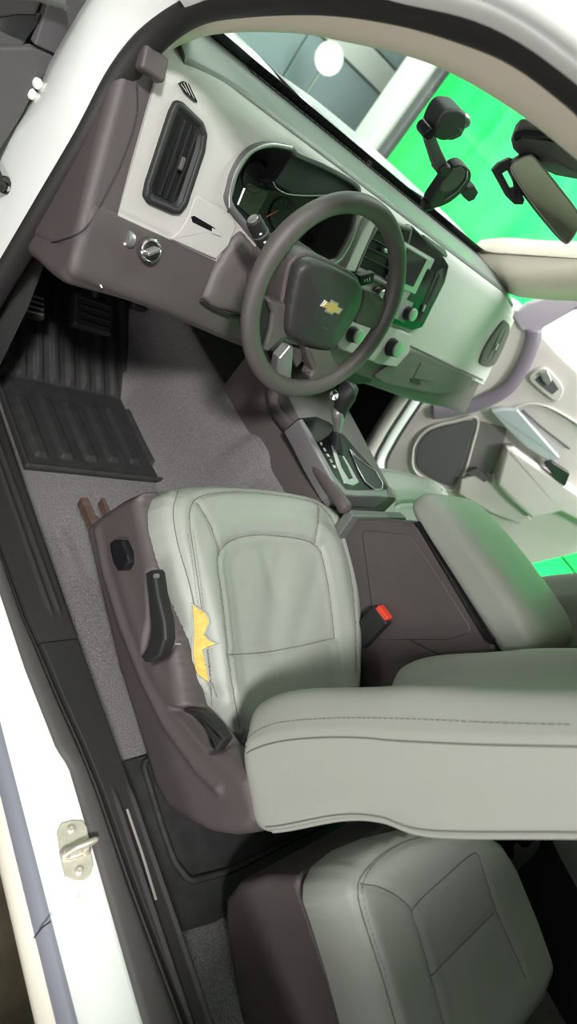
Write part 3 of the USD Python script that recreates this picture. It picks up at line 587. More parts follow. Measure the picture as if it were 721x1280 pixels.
hd = part(dash, 'gauge_hood', prism(F, hood, -.05, .004, .004), M['black'], smooth=50, label='black hood over the right gauge')
part(hd, 'hood_edge', tube(spline(F.P(fx_([(339, 227), (345, 236), (362, 243), (400, 244), (438, 240)]), .005), 40), .0014, 8), M['silver'])
part(dash, 'bezel_edge', tube(spline(F.P(fx_([(281, 258), (282, 238), (288, 216), (300, 196), (314, 185), (334, 180), (358, 184)]), .0165), 50), .0032, 8, flat=.5, up=F.n), M['silver'], label='silver line round the cluster')
part(dash, 'bezel_edge', tube(spline(F.P(fx_([(444, 252), (439, 284), (423, 318), (409, 328), (388, 331)]), .0165), 40), .0025, 8, flat=.5, up=F.n), M['silver'], label='silver line right of the gauges')
for ctr_, r in (((352, 268), .034), ((405, 280), .042), ((318, 222), .030)):
    c = onp(*ctr_, F.o - F.n * .053, F.n); g_ = part(dash, 'gauge', lathe(c, F.n, [(r - .004, 0), (r, 0), (r, .0025), (r - .002, .0035), (r - .004, .001)], 40), M['black'])
    for k in range(9):
        a = math.radians(-130 + k * 32.5); w = c + (F.u * math.sin(a) + F.v * math.cos(a)) * (r - .009) + F.n * .0006
        part(g_, 'tick', rbox(w, (.0012, .005, .0008), .0003, np.stack([F.u * math.cos(a) - F.v * math.sin(a), F.u * math.sin(a) + F.v * math.cos(a), F.n]), seg=2), M['white_print'], smooth=False)
nd = F.P(F.px([(333, 271), (348, 263)], -.049), -.049); part(dash, 'needle', tube(nd, .0009, 6), M['orange'])

# ------------------------------------------------------------------ centre stack
def cpl(name, px, h0, h1, m, bev=.003, r=.004, lab=None, hole=None, parent=None):
    g = poly(fx_(px), r)
    if hole is not None: g = g.difference(hole)
    return part(parent or dash, name, prism(F, g, h0, h1, bev), M[m], smooth=50, label=lab)
cpl('stack_pillar', [(424, 336), (447, 285), (463, 262), (474, 262), (462, 280), (446, 316), (437, 338)], -.005, .018, 'fascia', lab='pale grey pillar left of the centre vent')
cv = poly(fx_([(437, 340), (452, 303), (464, 282), (478, 272), (520, 286), (512, 318), (494, 356), (482, 362)]), .004)
vent([(437, 340), (452, 303), (464, 282), (478, 272), (512, 283), (505, 312), (490, 350), (478, 358)], 4, (.0, -.02), M['plastic'], M['silver'], lab='dark framed central air vent beside the cluster', h=.014)
stk = poly(fx_([(500, 282), (510, 280), (552, 322), (557, 331), (552, 352), (524, 408), (512, 412), (462, 395), (478, 360)]), .005)
bez = part(dash, 'radio_bezel', prism(F, stk, -.004, .012, .004), M['gloss_black'], smooth=50, label='gloss black radio surround')
part(bez, 'radio_face', prism(F, poly(fx_([(494, 297), (538, 323), (500, 402), (466, 386), (484, 340)]), .003), .0, .0145, .0015), M['fascia2'] if 'fascia2' in M else M['fascia'], smooth=50, label='grey radio face')
part(bez, 'display_frame', prism(F, poly(fx_([(498, 302), (533, 323), (513, 366), (487, 356)]), .002), .0, .0165, .0015), M['silver'], smooth=50)
part(bez, 'display', prism(F, poly(fx_([(502, 308), (527, 323), (510, 357), (491, 349)]), .001), .0, .0172), M['screen'], smooth=False)
part(bez, 'tray', prism(F, poly(fx_([(529, 334), (537, 338), (515, 379), (503, 372)]), .002), .0, .0160, .001), M['gloss_black'], smooth=50)
part(bez, 'button_strip', prism(F, poly(fx_([(478, 366), (488, 372), (484, 381), (472, 375)]), .001), .0, .0165, .001), M['gloss_black'], smooth=50)
sv = part(bez, 'slim_vent', prism(F, poly(fx_([(541, 338), (549, 334), (548, 352), (522, 402), (515, 400)]), .002), .0, .0135), M['black'], smooth=False)
for k in (-.004, .0, .004):
    ln = F.P(fx_([(545, 342), (519, 398)]), .0145) + F.u * k; part(sv, 'vane', tube(ln, .0008, 5), M['plastic'])
part(sv, 'tab', rbox(onp(529, 385, F.o + F.n * .016, F.n), (.008, .018, .008), .002, np.stack([F.u, F.v, F.n])), M['silver'])
def knob(p, r, L=.02, parent=None, lab=None):
    c = onp(*p, F.o + F.n * .012, F.n); k_ = part(dash, 'knob', lathe(c, F.n, [(.001, -.004), (r * 1.12, -.004), (r * 1.12, .003), (r, .004), (r * .94, L), (r * .86, L + .002), (.001, L + .002)], 32), M['black'], label=lab)
    part(k_, 'cap_ring', lathe(c + F.n * (L - .001), F.n, [(r * .78, .001), (r * .97, .0), (r * .95, .003), (r * .80, .0045)], 32), M['silver']); return c
knob((508, 391), .017, .022, lab='radio tuning knob'); knob((470, 367), .014, .02, lab='small radio volume knob'); knob((489, 434), .022, .024, lab='large heater control knob')
hv_ = cpl('heater_panel', [(428, 408), (440, 396), (500, 412), (512, 418), (508, 440), (492, 458), (470, 454), (425, 436), (420, 424)], -.006, .010, 'fascia', .004)
knob((440, 418), .018, .022, lab='heater control knob behind the wheel rim')
for k, p in enumerate([(452, 418), (460, 421), (455, 428), (463, 430), (470, 424)]):
    part(hv_, 'button', rbox(onp(*p, F.o + F.n * .011, F.n), (.013, .010, .004), .002, np.stack([F.u, F.v, F.n])), M['white_print' if k % 2 == 0 else 'silver'], smooth=50)
cpl('stack_tray', [(425, 440), (470, 456), (466, 480), (440, 482), (420, 470)], -.03, -.006, 'black')
cpl('pad_insert', [(478, 272), (490, 268), (552, 310), (557, 322), (551, 320), (505, 279)], -.004, .0125, 'pad', .003)
# ------------------------------------------------------------------ passenger side: glove box and end vent
def low_prof(y):
    e = .02 * sstep((-.35 - y) / .35)
    return spline([(.80, .655), (.69, .662), (.683, .652), (.676, .635), (.655, .585), (.640, .548), (.648, .525 + e), (.69, .505 + e), (.80, .49 + e), (.95, .49), (.95, .60)], 60)
part(dash, 'lower_dash', spun(low_prof, np.linspace(-.675, .31, 60), 1), M['plastic_brown'], smooth=60, label='grey brown lower dash on the passenger side')
gb = cpl('glove_box', [(508, 438), (520, 440), (590, 471), (586, 480), (575, 490), (545, 492), (480, 479), (465, 470)], -.004, .005, 'plastic_brown', .002, .004, lab='glove box door with a small latch')
lt = part(gb, 'latch', prism(F, poly(fx_([(524, 452), (548, 461), (546, 468), (536, 476), (514, 472), (518, 464)]), .002), .0, .0075, .0012), M['plastic_brown'], smooth=50)
part(gb, 'latch_recess', prism(F, poly(fx_([(511, 472), (522, 474), (524, 480), (512, 477)]), .001), .0, .0078), M['black'], smooth=False)
part(gb, 'seam', tube(resample(F.P(fx_([(506, 437), (520, 438), (593, 470), (588, 482)]), .0035), .01), .0012, 6), M['seam'])
vent([(626, 402), (632, 402), (635, 408), (632, 422), (618, 452), (610, 458), (601, 456), (598, 450), (606, 430)], 2, (.0, -.05), M['plastic'], M['silver'], lab='slim air vent at the passenger end', rim=.008, h=.008, soft=True)
# dark recess and cover of the steering column opening
cc = poly(fx_([(250, 372), (262, 340), (276, 316), (288, 296), (300, 286), (330, 320), (395, 340), (430, 350), (420, 400), (330, 400), (290, 392), (262, 386)]), .008)
part(dash, 'column_cover', pillow(F, cc, lambda d, uv: dome(d, .03, .014) - .002, .007, -.03), M['plastic_brown'], smooth=60, label='brown column cover under the cluster')
part(dash, 'column_gap', tube(resample(F.P(fx_([(248, 374), (262, 384), (280, 392), (300, 396)]), .010), .01), .004, 8), M['black'])
part(dash, 'card', rbox(onp(126, 357, F.o + F.n * .0, F.n), (.012, .003, .003), .001, seg=2), M['white_print'], smooth=False)

# ------------------------------------------------------------------ steering column with stalks
col = thing('steering_column', 'brown steering column shroud with light and wiper stalks behind the wheel', 'steering column', (.6, .363, .65))
WC = A([.499, .363, .730]); wt = math.radians(15.3); WN = A([-math.cos(wt), 0, math.sin(wt)])
FW = Frame(WC, (0, -1, 0), (math.sin(wt), 0, math.cos(wt)))         # wheel plane, n to the driver
part(col, 'shroud', loft([FW.P(oval(.052, .055, 28), -.045), FW.P(oval(.058, .062, 28), -.06), FW.P(oval(.062, .07, 28), -.11), FW.P(oval(.062, .075, 28), -.19)]), M['plastic'], smooth=60)
s0, s1 = WC - WN * .085 + A([0, .05, .0]), onp(316, 274, (.60, 0, .7), (1, 0, 0))
d_ = unit(s1 - s0); L = np.linalg.norm(s1 - s0)
sk = part(col, 'turn_stalk', lathe(s0, d_, [(.001, 0), (.010, .0), (.010, L * .5), (.014, L * .62), (.0155, L * .66), (.0155, L - .012), (.0145, L - .002), (.012, L), (.001, L)], 24), M['black'])
part(sk, 'end_button', lathe(s1 - d_ * .001, d_, [(.001, 0), (.0105, 0), (.0095, .003), (.001, .004)], 24), M['silver'])
part(sk, 'grip_ring', lathe(s1 - d_ * .032, d_, [(.0155, 0), (.0165, .001), (.0165, .003), (.0155, .004)], 24), M['rubber_gray'])
for k, (a, b) in enumerate(((-.022, .3), (-.040, .1), (-.050, -.2))):
    sidev = unit(np.cross(d_, A([0, 0, 1.0]))); vv = unit(CP - s1 - d_ * ((CP - s1) @ d_)); part(sk, 'stalk_icon', rbox(s1 + d_ * a + vv * .0152, (.004, .005, .0012), .0005, np.stack([d_, np.cross(vv, d_), vv]), seg=2), M['white_print'], smooth=False)
w0, w1 = WC - WN * .075 - A([0, .05, -.02]), onp(463, 346, WC - WN * .06, WN)
d2 = unit(w1 - w0); L2 = np.linalg.norm(w1 - w0)
wk = part(col, 'wiper_stalk', join(tube([w0, w0 + d2 * L2 * .7], .009, 12), rbox(w1 - d2 * .016, (.04, .024, .018), .004, np.stack([d2, np.cross(WN, d2), WN]))), M['black'])
part(wk, 'stalk_icon', join([rbox(w1 - d2 * (.010 + .006 * k) + WN * .0092, (.003, .009 - .002 * k, .001), .0004, np.stack([d2, np.cross(WN, d2), WN]), seg=2) for k in range(3)]), M['white_print'], smooth=False)
tl = part(col, 'tilt_lever', tube([WC - WN * .10 + A([0, .05, -.06]), WC - WN * .085 + A([0, .075, -.085]), WC - WN * .07 + A([0, .085, -.11])], [.009, .011, .008], 10), M['black'])

# ------------------------------------------------------------------ steering wheel
wheel = thing('steering_wheel', 'dark grey four spoke steering wheel with a gold emblem on its hub', 'steering wheel', tuple(WC))
g = np.linspace(0, 2 * math.pi, 160, endpoint=False); RR = .1765
rimr = .0178 + .0022 * np.exp(-((np.sin(g) - .35) / .25)**2) * (abs(np.cos(g)) > .6)
part(wheel, 'rim', tube(FW.P(np.stack([RR * np.cos(g), RR * np.sin(g)], 1)), rimr, 22, closed=True, flat=.92, up=FW.n), M['wheel'] if 'wheel' in M else M['plastic'], smooth=True)
pad = spoly(FW.px([(372, 341), (379, 331), (388, 326), (400, 327), (432, 341), (452, 353), (457, 363), (456, 378), (448, 398), (434, 420), (421, 436), (412, 440), (392, 437), (369, 427), (362, 419), (361, 404), (365, 375)], .018), .01)
part(wheel, 'airbag_pad', pillow(FW, pad, lambda d, uv: .002 + dome(d, .014, .012) + .012 * np.clip(d / .05, 0, 1)**.7, .004, -.03), M['wheel_pad'] if 'wheel_pad' in M else M['black'], smooth=50)
part(wheel, 'hub', prism(FW, pad.buffer(.006), -.045, -.004, .006), M['plastic'], smooth=50)
def spoke(px, h0, h1, m, bev=.006, r=.004, h=0.0, lab=None, name='spoke'): return part(wheel, name, prism(FW, poly(FW.px(px, h), r), h0, h1, bev), M[m], smooth=50, label=lab)
spoke([(452, 360), (470, 366), (490, 384), (488, 400), (476, 412), (462, 410), (444, 404)], -.022, .006, 'wheel', .007, lab='dark right spoke')
rl = spoke([(332, 371), (345, 377), (368, 382), (368, 420), (352, 424), (334, 441), (329, 438), (338, 410), (340, 392)], -.03, .002, 'wheel', .007, lab='dark left spoke')
spoke([(316, 372), (332, 371), (340, 392), (338, 410), (329, 440), (318, 436)], -.018, -.004, 'black', .005, lab='thumb grip of the left spoke')
spoke([(381, 432), (412, 436), (418, 452), (432, 468), (416, 478), (388, 480), (386, 470), (390, 462), (384, 448)], -.026, .005, 'wheel', .008, lab='dark lower spoke')
spoke([(366, 434), (371, 436), (370, 452), (368, 478), (356, 482), (348, 474), (352, 450)], -.030, -.008, 'silver', .006, lab='silver lower left spoke')
spoke([(371, 438), (384, 440), (386, 456), (378, 466), (371, 452)], -.034, -.018, 'plastic', .005, lab='dark web between the lower spokes')
part(wheel, 'spoke_seam', tube(resample(FW.P(FW.px([(383, 463), (396, 466), (414, 462)], .0), .0), .004), .0008, 6), M['seam'])
# bow-tie shaped emblem, gold with a silver edge
ec_ = FW.px([(414, 384)], .026)[0]; ax = A(FW.px([(427, 388)], .026)[0]) - A(FW.px([(401, 380)], .026)[0]); w_ = np.linalg.norm(ax) / 2
bw = lambda s: [(x * s + ec_[0], y * s + ec_[1]) for x, y in [(-1.0, -.22), (-.88, .22), (-.36, .22), (-.36, .42), (.40, .42), (.40, .22), (1.0, .22), (.88, -.22), (.36, -.22), (.36, -.42), (-.40, -.42), (-.40, -.22)]]
em = part(wheel, 'emblem', prism(FW, poly(bw(w_)), .020, .0285, .0008), M['silver'], smooth=False, label='gold bow-tie emblem with a silver edge')
part(em, 'gold_face', prism(FW, poly([(ec_[0] + (x - ec_[0]) * .86, ec_[1] + (y - ec_[1]) * .74) for x, y in bw(w_)]), .022, .0293, .0004), M['gold'], smooth=False)
tm = meshkit.text_mesh('AIRBAG', .0032, .0006); tc = FW.px([(405, 411)], .026)[0]; tw = tm.bounds[1][0]
part(wheel, 'airbag_word', TM(FW.P(tm.vertices[:, :2] - [tw / 2, 0] + A(tc), tm.vertices[:, 2] + .0258), tm.faces), M['rubber_gray'], smooth=False)
# ------------------------------------------------------------------ front seats
FC = Frame((.21, .34, .335), (0, -1, 0), (1, 0, .36)); FCb = FC.shift(-.012)
cush_g = poly(FC.px([(198, 632), (202, 617), (212, 608), (236, 604), (262, 603), (310, 606), (352, 611), (388, 618), (412, 632), (430, 655), (441, 690), (448, 740), (452, 795), (450, 850), (442, 910), (400, 950), (330, 960), (290, 925), (264, 893), (246, 848), (234, 798), (218, 742), (206, 690), (199, 655)], -.03), .012)
panel_px = [(300, 910), (292, 860), (287, 815), (280, 750), (274, 706), (277, 688), (292, 675), (318, 669), (350, 670), (382, 675), (398, 684), (405, 702), (413, 745), (419, 797), (426, 865)]
pan_g = poly(FC.px(panel_px + [(420, 930), (310, 940)], -.01), .004)
wr = [(350, 700, 338, 800, .006, .03), (330, 690, 345, 740, .004, .02), (395, 720, 370, 800, .004, .022)]
def cush_h(d, uv):
    h = dome(d, .052, .062) - .062
    pd = np.array(shapely.distance(pan_g, shapely.points(uv))); ins = shapely.contains_xy(pan_g, uv[:, 0], uv[:, 1])
    h = h + .010 * sstep(d / .05) * np.exp(-((pd - .035) / .03)**2) * ~ins - .006 * ins * sstep(np.array(shapely.distance(pan_g.exterior, shapely.points(uv))) / .03)
    for x0, y0, x1, y1, a, w in wr:
        q = FC.px([(x0, y0), (x1, y1)], -.01); h = h - a * np.exp(-(np.array(shapely.distance(LineString(q), shapely.points(uv))) / w)**2)
    return h
cushion = pillow(FC, cush_g, cush_h, .0052, -.12)
def surf(m, px, n=80, lift=0.0): return near(m, resample(hit(m, [tuple(q) for q in spline(px, n)]), .004), lift)
c_seams = [surf(cushion, panel_px[:-1]), surf(cushion, [(287, 818), (330, 815), (380, 806), (419, 797)]), surf(cushion, [(246, 626), (262, 652), (276, 688)]), surf(cushion, [(400, 634), (398, 658), (394, 680)]),
           surf(cushion, [(222, 612), (216, 640), (222, 680), (238, 735), (246, 775), (256, 830), (270, 872)]), surf(cushion, [(264, 885), (262, 850), (255, 790), (245, 710), (238, 655), (240, 632), (254, 618), (290, 613), (340, 616), (392, 626), (412, 642), (427, 672), (440, 720), (446, 780), (447, 840)])]
for s_ in c_seams: groove(cushion, s_, .0042, .0050)
bits = [('cushion', cushion, 'leather', None)]
for s_ in c_seams: bits.append(('seam', tube(near(cushion, s_, .0001), .0011, 5), 'seam', None))
st_px = [(258, 868), (257, 846), (251, 790), (242, 716), (234, 662)]
bits.append(('stitching', join(dashes(surf(cushion, st_px, lift=.0007), .005, .003, .0007), dashes(surf(cushion, [(a + 7, b) for a, b in st_px], lift=.0007), .005, .003, .0007)), 'thread', None))
# tear with yellow foam on the outer bolster
tear_px = [(239, 754), (244, 756), (250, 763), (258, 767), (263, 777), (259, 788), (256, 793), (262, 800), (271, 805), (259, 809), (253, 812), (256, 822), (260, 838), (262, 852), (258, 858), (250, 850), (243, 838), (241, 815), (242, 790), (240, 770)]
def skin(px, lift, base, step=1.6):                                 # a patch lying on the cushion
    g = Polygon(px); x0, y0, x1, y1 = g.bounds; Xq, Yq = np.meshgrid(np.arange(x0, x1, step), np.arange(y0, y1, step)); q = np.stack([Xq.ravel(), Yq.ravel()], 1)
    q = q[shapely.contains_xy(g.buffer(-.5), q[:, 0], q[:, 1])]; b = resample(A(px, float), step, True); uv = np.vstack([b, q])
    t = Delaunay(uv).simplices; c = uv[t].mean(1); t = t[shapely.contains_xy(g, c[:, 0], c[:, 1])]
    P = hit(cushion, [tuple(z) for z in uv]); n_ = vnorm(cushion)[cKDTree(cushion.vertices).query(P)[1]]; d = np.array(shapely.distance(g.exterior, shapely.points(uv)))
    top = P + n_ * (lift(d, P))[:, None]; bot = P - n_ * base; N = len(uv); nb = len(b); a = np.arange(nb); a2 = np.roll(a, -1)
    return fixed(TM(np.vstack([top, bot]), np.vstack([t, t[:, ::-1] + N, np.stack([a + N, a2 + N, a2], 1), np.stack([a + N, a2, a], 1)])))
tear = skin(tear_px, lambda d, P: .0008 + .0028 * np.clip(d / 6, 0, 1) + .0016 * (meshkit.fbm(P * 160, 3, 9) - .5), .004)
def flap(px, r): return tube(near(cushion, hit(cushion, [tuple(q) for q in resample(A(px, float), 2.0)]), .0016), r, 6, flat=.7)
flaps = [flap([(239, 754), (248, 760), (258, 766), (263, 777), (258, 789), (255, 794)], .0019), flap([(256, 794), (264, 801), (273, 805)], .0017), flap([(273, 805), (260, 810), (254, 814), (257, 826), (262, 850)], .0018), flap([(240, 758), (242, 790), (241, 815), (244, 838), (251, 850), (259, 859), (262, 850)], .0019)]
foldm = skin([(243, 838), (252, 846), (260, 852), (264, 866), (258, 868), (249, 856)], lambda d, P: .003 + .002 * np.clip(d / 3, 0, 1), .002)
# seat back
yo = .618
ff = [on(a, b, 1, .615) for a, b in [(297, 928), (312, 908), (360, 894), (480, 892), (600, 897), (721, 900)]]; rr = [on(a, b, 1, .60) for a, b in [(324, 1041), (362, 1040), (435, 1026), (485, 1028), (545, 1046), (721, 1047)]]
dr = unit(ff[-1] - ff[-2]); ff += [ff[-1] + dr * .12, ff[-1] + dr * .25]; dq = unit(rr[-1] - rr[-2]); rr += [rr[-1] + dq * .14, rr[-1] + dq * .27]
def path_t(P, n): return resample_n(spline(P, 240), n)
NS = 90; Ff, Rr = path_t(ff, NS), path_t(rr, NS)
ring0 = [(0, .0), (.6, -.01), (.86, .0), (.965, .035), (1.0, .16), (1.0, .45), (1.0, .80), (.975, .93), (.91, 1.12), (.84, 1.19), (.74, 1.16), (.60, .98), (.42, .84), (.2, .80), (0, .80)]
half = spline(ring0, 60); ring_ = np.vstack([half, half[-2:0:-1] * [-1, 1]])
ringsB = []
for k in range(NS):
    t_ = k / (NS - 1); cy = .372; w = .246 * (1 - .10 * sstep((t_ - .7) / .3)); e = Ff[k] - Rr[k]; e[1] = 0; o = Rr[k].copy(); o[1] = cy
    endk = 1.0; s = min(t_, 1 - t_) * (NS - 1)
    kk = math.sqrt(max(1 - (1 - min(s / 4.0, 1))**2, .0)); q = ring_ * [1, 1]; q = np.stack([q[:, 0] * (1 - .05 * (1 - kk)), .5 + (q[:, 1] - .5) * (1 - .35 * (1 - kk))], 1)
    ringsB.append(o + e * q[:, 1:2] + A([0, w, 0]) * q[:, :1])
back = loft(ringsB)
def subdiv_near(m): return m
i3 = int(np.argmin(((ring_ - A([1.0, .80]))**2).sum(1))); i4 = int(np.argmin(((ring_ - A([.985, .105]))**2).sum(1)))
b_seams = [resample(A([r_[i3] for r_ in ringsB[3:-5]]), .006), resample(A([r_[i4] for r_ in ringsB[4:-5]]), .006)]
bits.append(('backrest', back, 'leather_plain', None))
for s_ in b_seams: bits.append(('seam', tube(near(back, s_, .0002), .0012, 5), 'seam', None))
bits.append(('stitching', dashes(surf(back, [(305, 936), (314, 920), (332, 909), (360, 902), (420, 898), (480, 898), (540, 900), (600, 903), (660, 905), (716, 906)], lift=.0007), .005, .003, .0007), 'thread', None))
ic = int(np.argmin(((ring_ - A([.975, .045]))**2).sum(1))); i2 = int(np.argmin(((ring_ - A([.985, .10]))**2).sum(1)))
rp = A([r_[ic] for r_ in ringsB[5:-6]]); bits.append(('piping', tube(resample(rp, .008), .0034, 8), 'leather_plain', None))
tagq = hit(back, [(305, 916)])[0]; dv = unit(hit(back, [(310, 912)])[0] - hit(back, [(300, 921)])[0]); nn_ = unit(CP - tagq - dv * ((CP - tagq) @ dv))
bits.append(('airbag_tag', rbox(tagq + nn_ * .002, (.022, .012, .005), .002, np.stack([dv, np.cross(nn_, dv), nn_])), 'gloss_black', 'small black tag sewn at the foot of the backrest'))
hr0 = (Ff[-1] + Rr[-1]) / 2; hr0[1] = .372; hd_ = unit(dr * A([1, 0, 1]))
bits.append(('headrest', rbox(hr0 + hd_ * .13, (.26, .10, .16), .045, np.stack([A([0, 1.0, 0]), unit(np.cross(hd_, [0, 1.0, 0])), hd_])), 'leather_plain', None))
for s in (-.06, .06): bits.append(('headrest_post', tube([hr0 + A([0, s, 0]) - hd_ * .01, hr0 + A([0, s, 0]) + hd_ * .07], .006, 10), 'chrome', None))
# side valance
FV = Frame((.1, .612, .2), (-1, 0, 0), (0, 0, 1))
val_px = [(104, 663), (110, 652), (128, 638), (150, 623), (172, 613), (187, 612), (193, 623), (199, 655), (209, 697), (222, 746), (237, 800), (247, 848), (256, 882), (278, 905), (297, 930), (312, 968), (324, 1012), (327, 1034), (312, 1047), (290, 1050), (262, 1046), (228, 1031), (206, 1015), (190, 985), (172, 925), (163, 895), (145, 838), (130, 775), (116, 715)]
crest = set(range(6, 15))
val_g = poly([FV.px([q], -.030 if i_ in crest else .006)[0] for i_, q in enumerate(val_px)], .006)
def pline(px): return LineString(FV.px(px, .012))
crease = pline([(120, 664), (130, 715), (152, 785), (178, 850), (205, 905), (245, 960), (270, 985)])
shadow_line = pline([(140, 690), (165, 775), (195, 850), (222, 880)])
scoop = poly(FV.px([(205, 884), (226, 883), (250, 893), (268, 908), (281, 926), (270, 944), (258, 944), (240, 922), (222, 900)], .012), .002)
lever_bed = poly(FV.px([(178, 712), (196, 708), (212, 760), (216, 800), (208, 826), (188, 834), (174, 822), (180, 770)], .012), .006)
def dist(g, uv): return np.array(shapely.distance(g, shapely.points(uv)))
low_g = poly(FV.px([(104, 650), (118, 650), (130, 715), (152, 785), (178, 850), (205, 905), (245, 960), (270, 985), (240, 1060), (180, 1020), (100, 760)], .012))
def val_h(d, uv):
    h = dome(d, .024, .030) - .016
    h = h + .007 * np.exp(-(dist(crease, uv) / .010)**2) + .010 * shapely.contains_xy(low_g, uv[:, 0], uv[:, 1]) * sstep(dist(low_g.exterior, uv) / .02) * sstep(d / .01) * 0
    h = h + .004 * np.exp(-(dist(shadow_line, uv) / .018)**2)
    q = shapely.contains_xy(lever_bed, uv[:, 0], uv[:, 1]); h = h - .007 * q * sstep(dist(lever_bed.exterior, uv) / .008)
    q = shapely.contains_xy(scoop, uv[:, 0], uv[:, 1]); h = h - .014 * q * sstep(dist(scoop.exterior, uv) / .006)
    return h * 1.0 - .006
valance = pillow(FV, val_g, val_h, .0042, -.035)
bits.append(('side_valance', valance, 'plastic', None))
bits.append(('valance_core', prism(FV.shift(-.02), val_g.buffer(-.012).intersection(poly([(-.5, -.2), (.5, -.2), (.5, -.055), (-.5, .075)])), -.45, 0), 'black', None))
lev_px = [(181, 716), (190, 712), (194, 714), (196, 740), (206, 770), (208, 796), (203, 818), (192, 828), (181, 828), (177, 820), (188, 812), (190, 790), (187, 760)]
bits.append(('seat_lever', prism(FV, poly(FV.px([(182, 716), (191, 712), (194, 716), (198, 745), (206, 778), (207, 800), (201, 820), (190, 828), (181, 828), (176, 821), (186, 806), (189, 788), (186, 750)], .024), .003), .004, .026, .006), 'black', 'black seat height lever'))
bits.append(('lever_pin', lathe(FV.P(FV.px([(194, 720)], .026), .020)[0], FV.n, [(.001, 0), (.004, 0), (.004, .008), (.001, .009)], 12), 'silver', None))
bits.append(('seat_button', prism(FV, poly(FV.px([(137, 678), (143, 674), (153, 675), (160, 690), (161, 704), (156, 713), (147, 714), (142, 706), (138, 690)], .02), .003), .004, .022, .006), 'gloss_black', 'black power adjuster button'))
bits.append(('recline_lever', prism(FV, poly(FV.px([(222, 884), (246, 890), (266, 905), (279, 925), (268, 941), (262, 936), (256, 915), (240, 898)], .010), .002), -.01, .008, .005), 'black', 'black recline lever in its scoop'))
bits.append(('valance_tick', tube(hit(valance, [(219, 805), (226, 805)]), .0005, 5), 'white_print', None))
# seat rails
rails = []
for px0, w_ in (((98, 630, 117, 672), .012), ((121, 630, 130, 652), .006)):
    a, b = on(px0[0] + 7, px0[1], 2, .115), on(px0[2], px0[3], 2, .12); d_ = unit(b - a); d_ = A([-1.0, 0, .03]); d_ = unit(d_)
    rails.append(rbox(a + d_ * .16, (.34, w_ * 1.6, .022), .003, np.stack([d_, unit(np.cross([0, 0, 1.0], d_)), unit(np.cross(d_, np.cross([0, 0, 1.0], d_)))])))
bits.append(('seat_rail', rails[0], 'rust', 'rusty seat rail')); bits.append(('seat_rail', rails[1], 'rust', 'rusty inner lip of the seat rail'))
bits.append(('rail_clip', rbox(on(117, 652, 2, .115), (.02, .02, .02), .004), 'rust', None))
bits.append(('seat_rail', rbox((.06, .15, .075), (.62, .03, .05), .006), 'black', None))
bits.append(('rail_foot', rbox((.26, .52, .06), (.05, .04, .09), .006), 'black', None)); bits.append(('rail_foot', rbox((-.10, .52, .06), (.05, .04, .09), .006), 'black', None))
def place_seat(name, label, cat, f, loc, extra=()):
    t_ = thing(name, label, cat, loc)
    for nm, m, mt_, lab in list(bits) + list(extra):
        part(t_, nm, f(m), M[mt_], smooth=True if nm in ('cushion', 'backrest') else 50, label=lab, kind='stuff' if nm == 'stitching' else None)
    return t_
place_seat('driver_seat', 'grey leather driver seat with torn yellow foam on its outer bolster', 'seat', lambda m: m, (.1, .35, 0),
           [('torn_foam', tear, 'foam', 'yellow foam showing through the tear')] + [('torn_edge', f_, 'leather_plain', 'frayed leather edge of the tear') for f_ in flaps] + [('torn_flap', foldm, 'leather_plain', 'loose leather flap under the tear')])
def toP(m): return TM(m.vertices * [1, -1, 1] + [.145, -.02, 0], m.faces[:, ::-1])
place_seat('passenger_seat', 'grey leather passenger seat partly hidden beyond the console and armrest', 'seat', toP, (.25, -.38, 0))
# ------------------------------------------------------------------ rear jump seats on their dark bases
FR = Frame((-.42, .38, .335), (0, -1, 0), (1, 0, .22))
rg = poly(FR.px([(421, 1120), (421, 1098), (430, 1076), (455, 1055), (490, 1040), (540, 1028), (592, 1030), (620, 1048), (640, 1080), (668, 1148), (688, 1205), (690, 1226), (676, 1262), (640, 1310), (560, 1390), (505, 1385), (480, 1310), (455, 1220), (432, 1150)], -.02), .01)
rp_px = [(500, 1300), (478, 1222), (455, 1150), (448, 1118), (452, 1096), (470, 1074), (500, 1054), (540, 1042)]
rpan = [(556, 1280), (540, 1220), (524, 1165), (517, 1140), (530, 1122), (560, 1094), (588, 1070), (598, 1068), (606, 1090), (622, 1140), (645, 1192), (658, 1222)]
rpg = poly(FR.px(rpan + [(620, 1290)], -.01), .003)
def rh(d, uv):
    ins = shapely.contains_xy(rpg, uv[:, 0], uv[:, 1]); return dome(d, .035, .05) - .05 - .003 * ins * sstep(dist(rpg.exterior, uv) / .02)
jc = pillow(FR, rg, rh, .006, -.085)
js = [surf(jc, rp_px), surf(jc, rpan), surf(jc, [(452, 1104), (478, 1110), (500, 1122), (517, 1138)]), surf(jc, [(541, 1220), (570, 1190), (600, 1160), (620, 1140)])]
for s_ in js: groove(jc, s_, .003, .005)
jb = [('cushion', jc, 'leather', None)] + [('seam', tube(near(jc, s_, .0001), .0011, 5), 'seam', None) for s_ in js]
jb += [('stitching', dashes(surf(jc, [(a + 5, b) for a, b in rp_px[1:]], lift=.0006), .005, .003, .0006), 'thread', None)]
FJ = Frame((-.5, .585, .15), (-1, 0, 0), (0, 0, 1))
basep = poly([(a, b) for a, b in FJ.px([(279, 1150), (280, 1125), (296, 1104), (330, 1094), (370, 1096)])] + [(.45, .02), (.45, -.115)] + [(a, b) for a, b in FJ.px([(302, 1290), (288, 1210)])], .01)
jb += [('base', prism(FJ, basep, -.44, .0, .012), 'plastic', 'dark plastic storage base'), ('hinge_bracket', rbox((-.47, .36, .262), (.24, .34, .05), .01), 'black', None)]
jb += [('backrest', rbox((-.86, .36, .62), (.09, .44, .56), .04), 'leather_plain', None)]
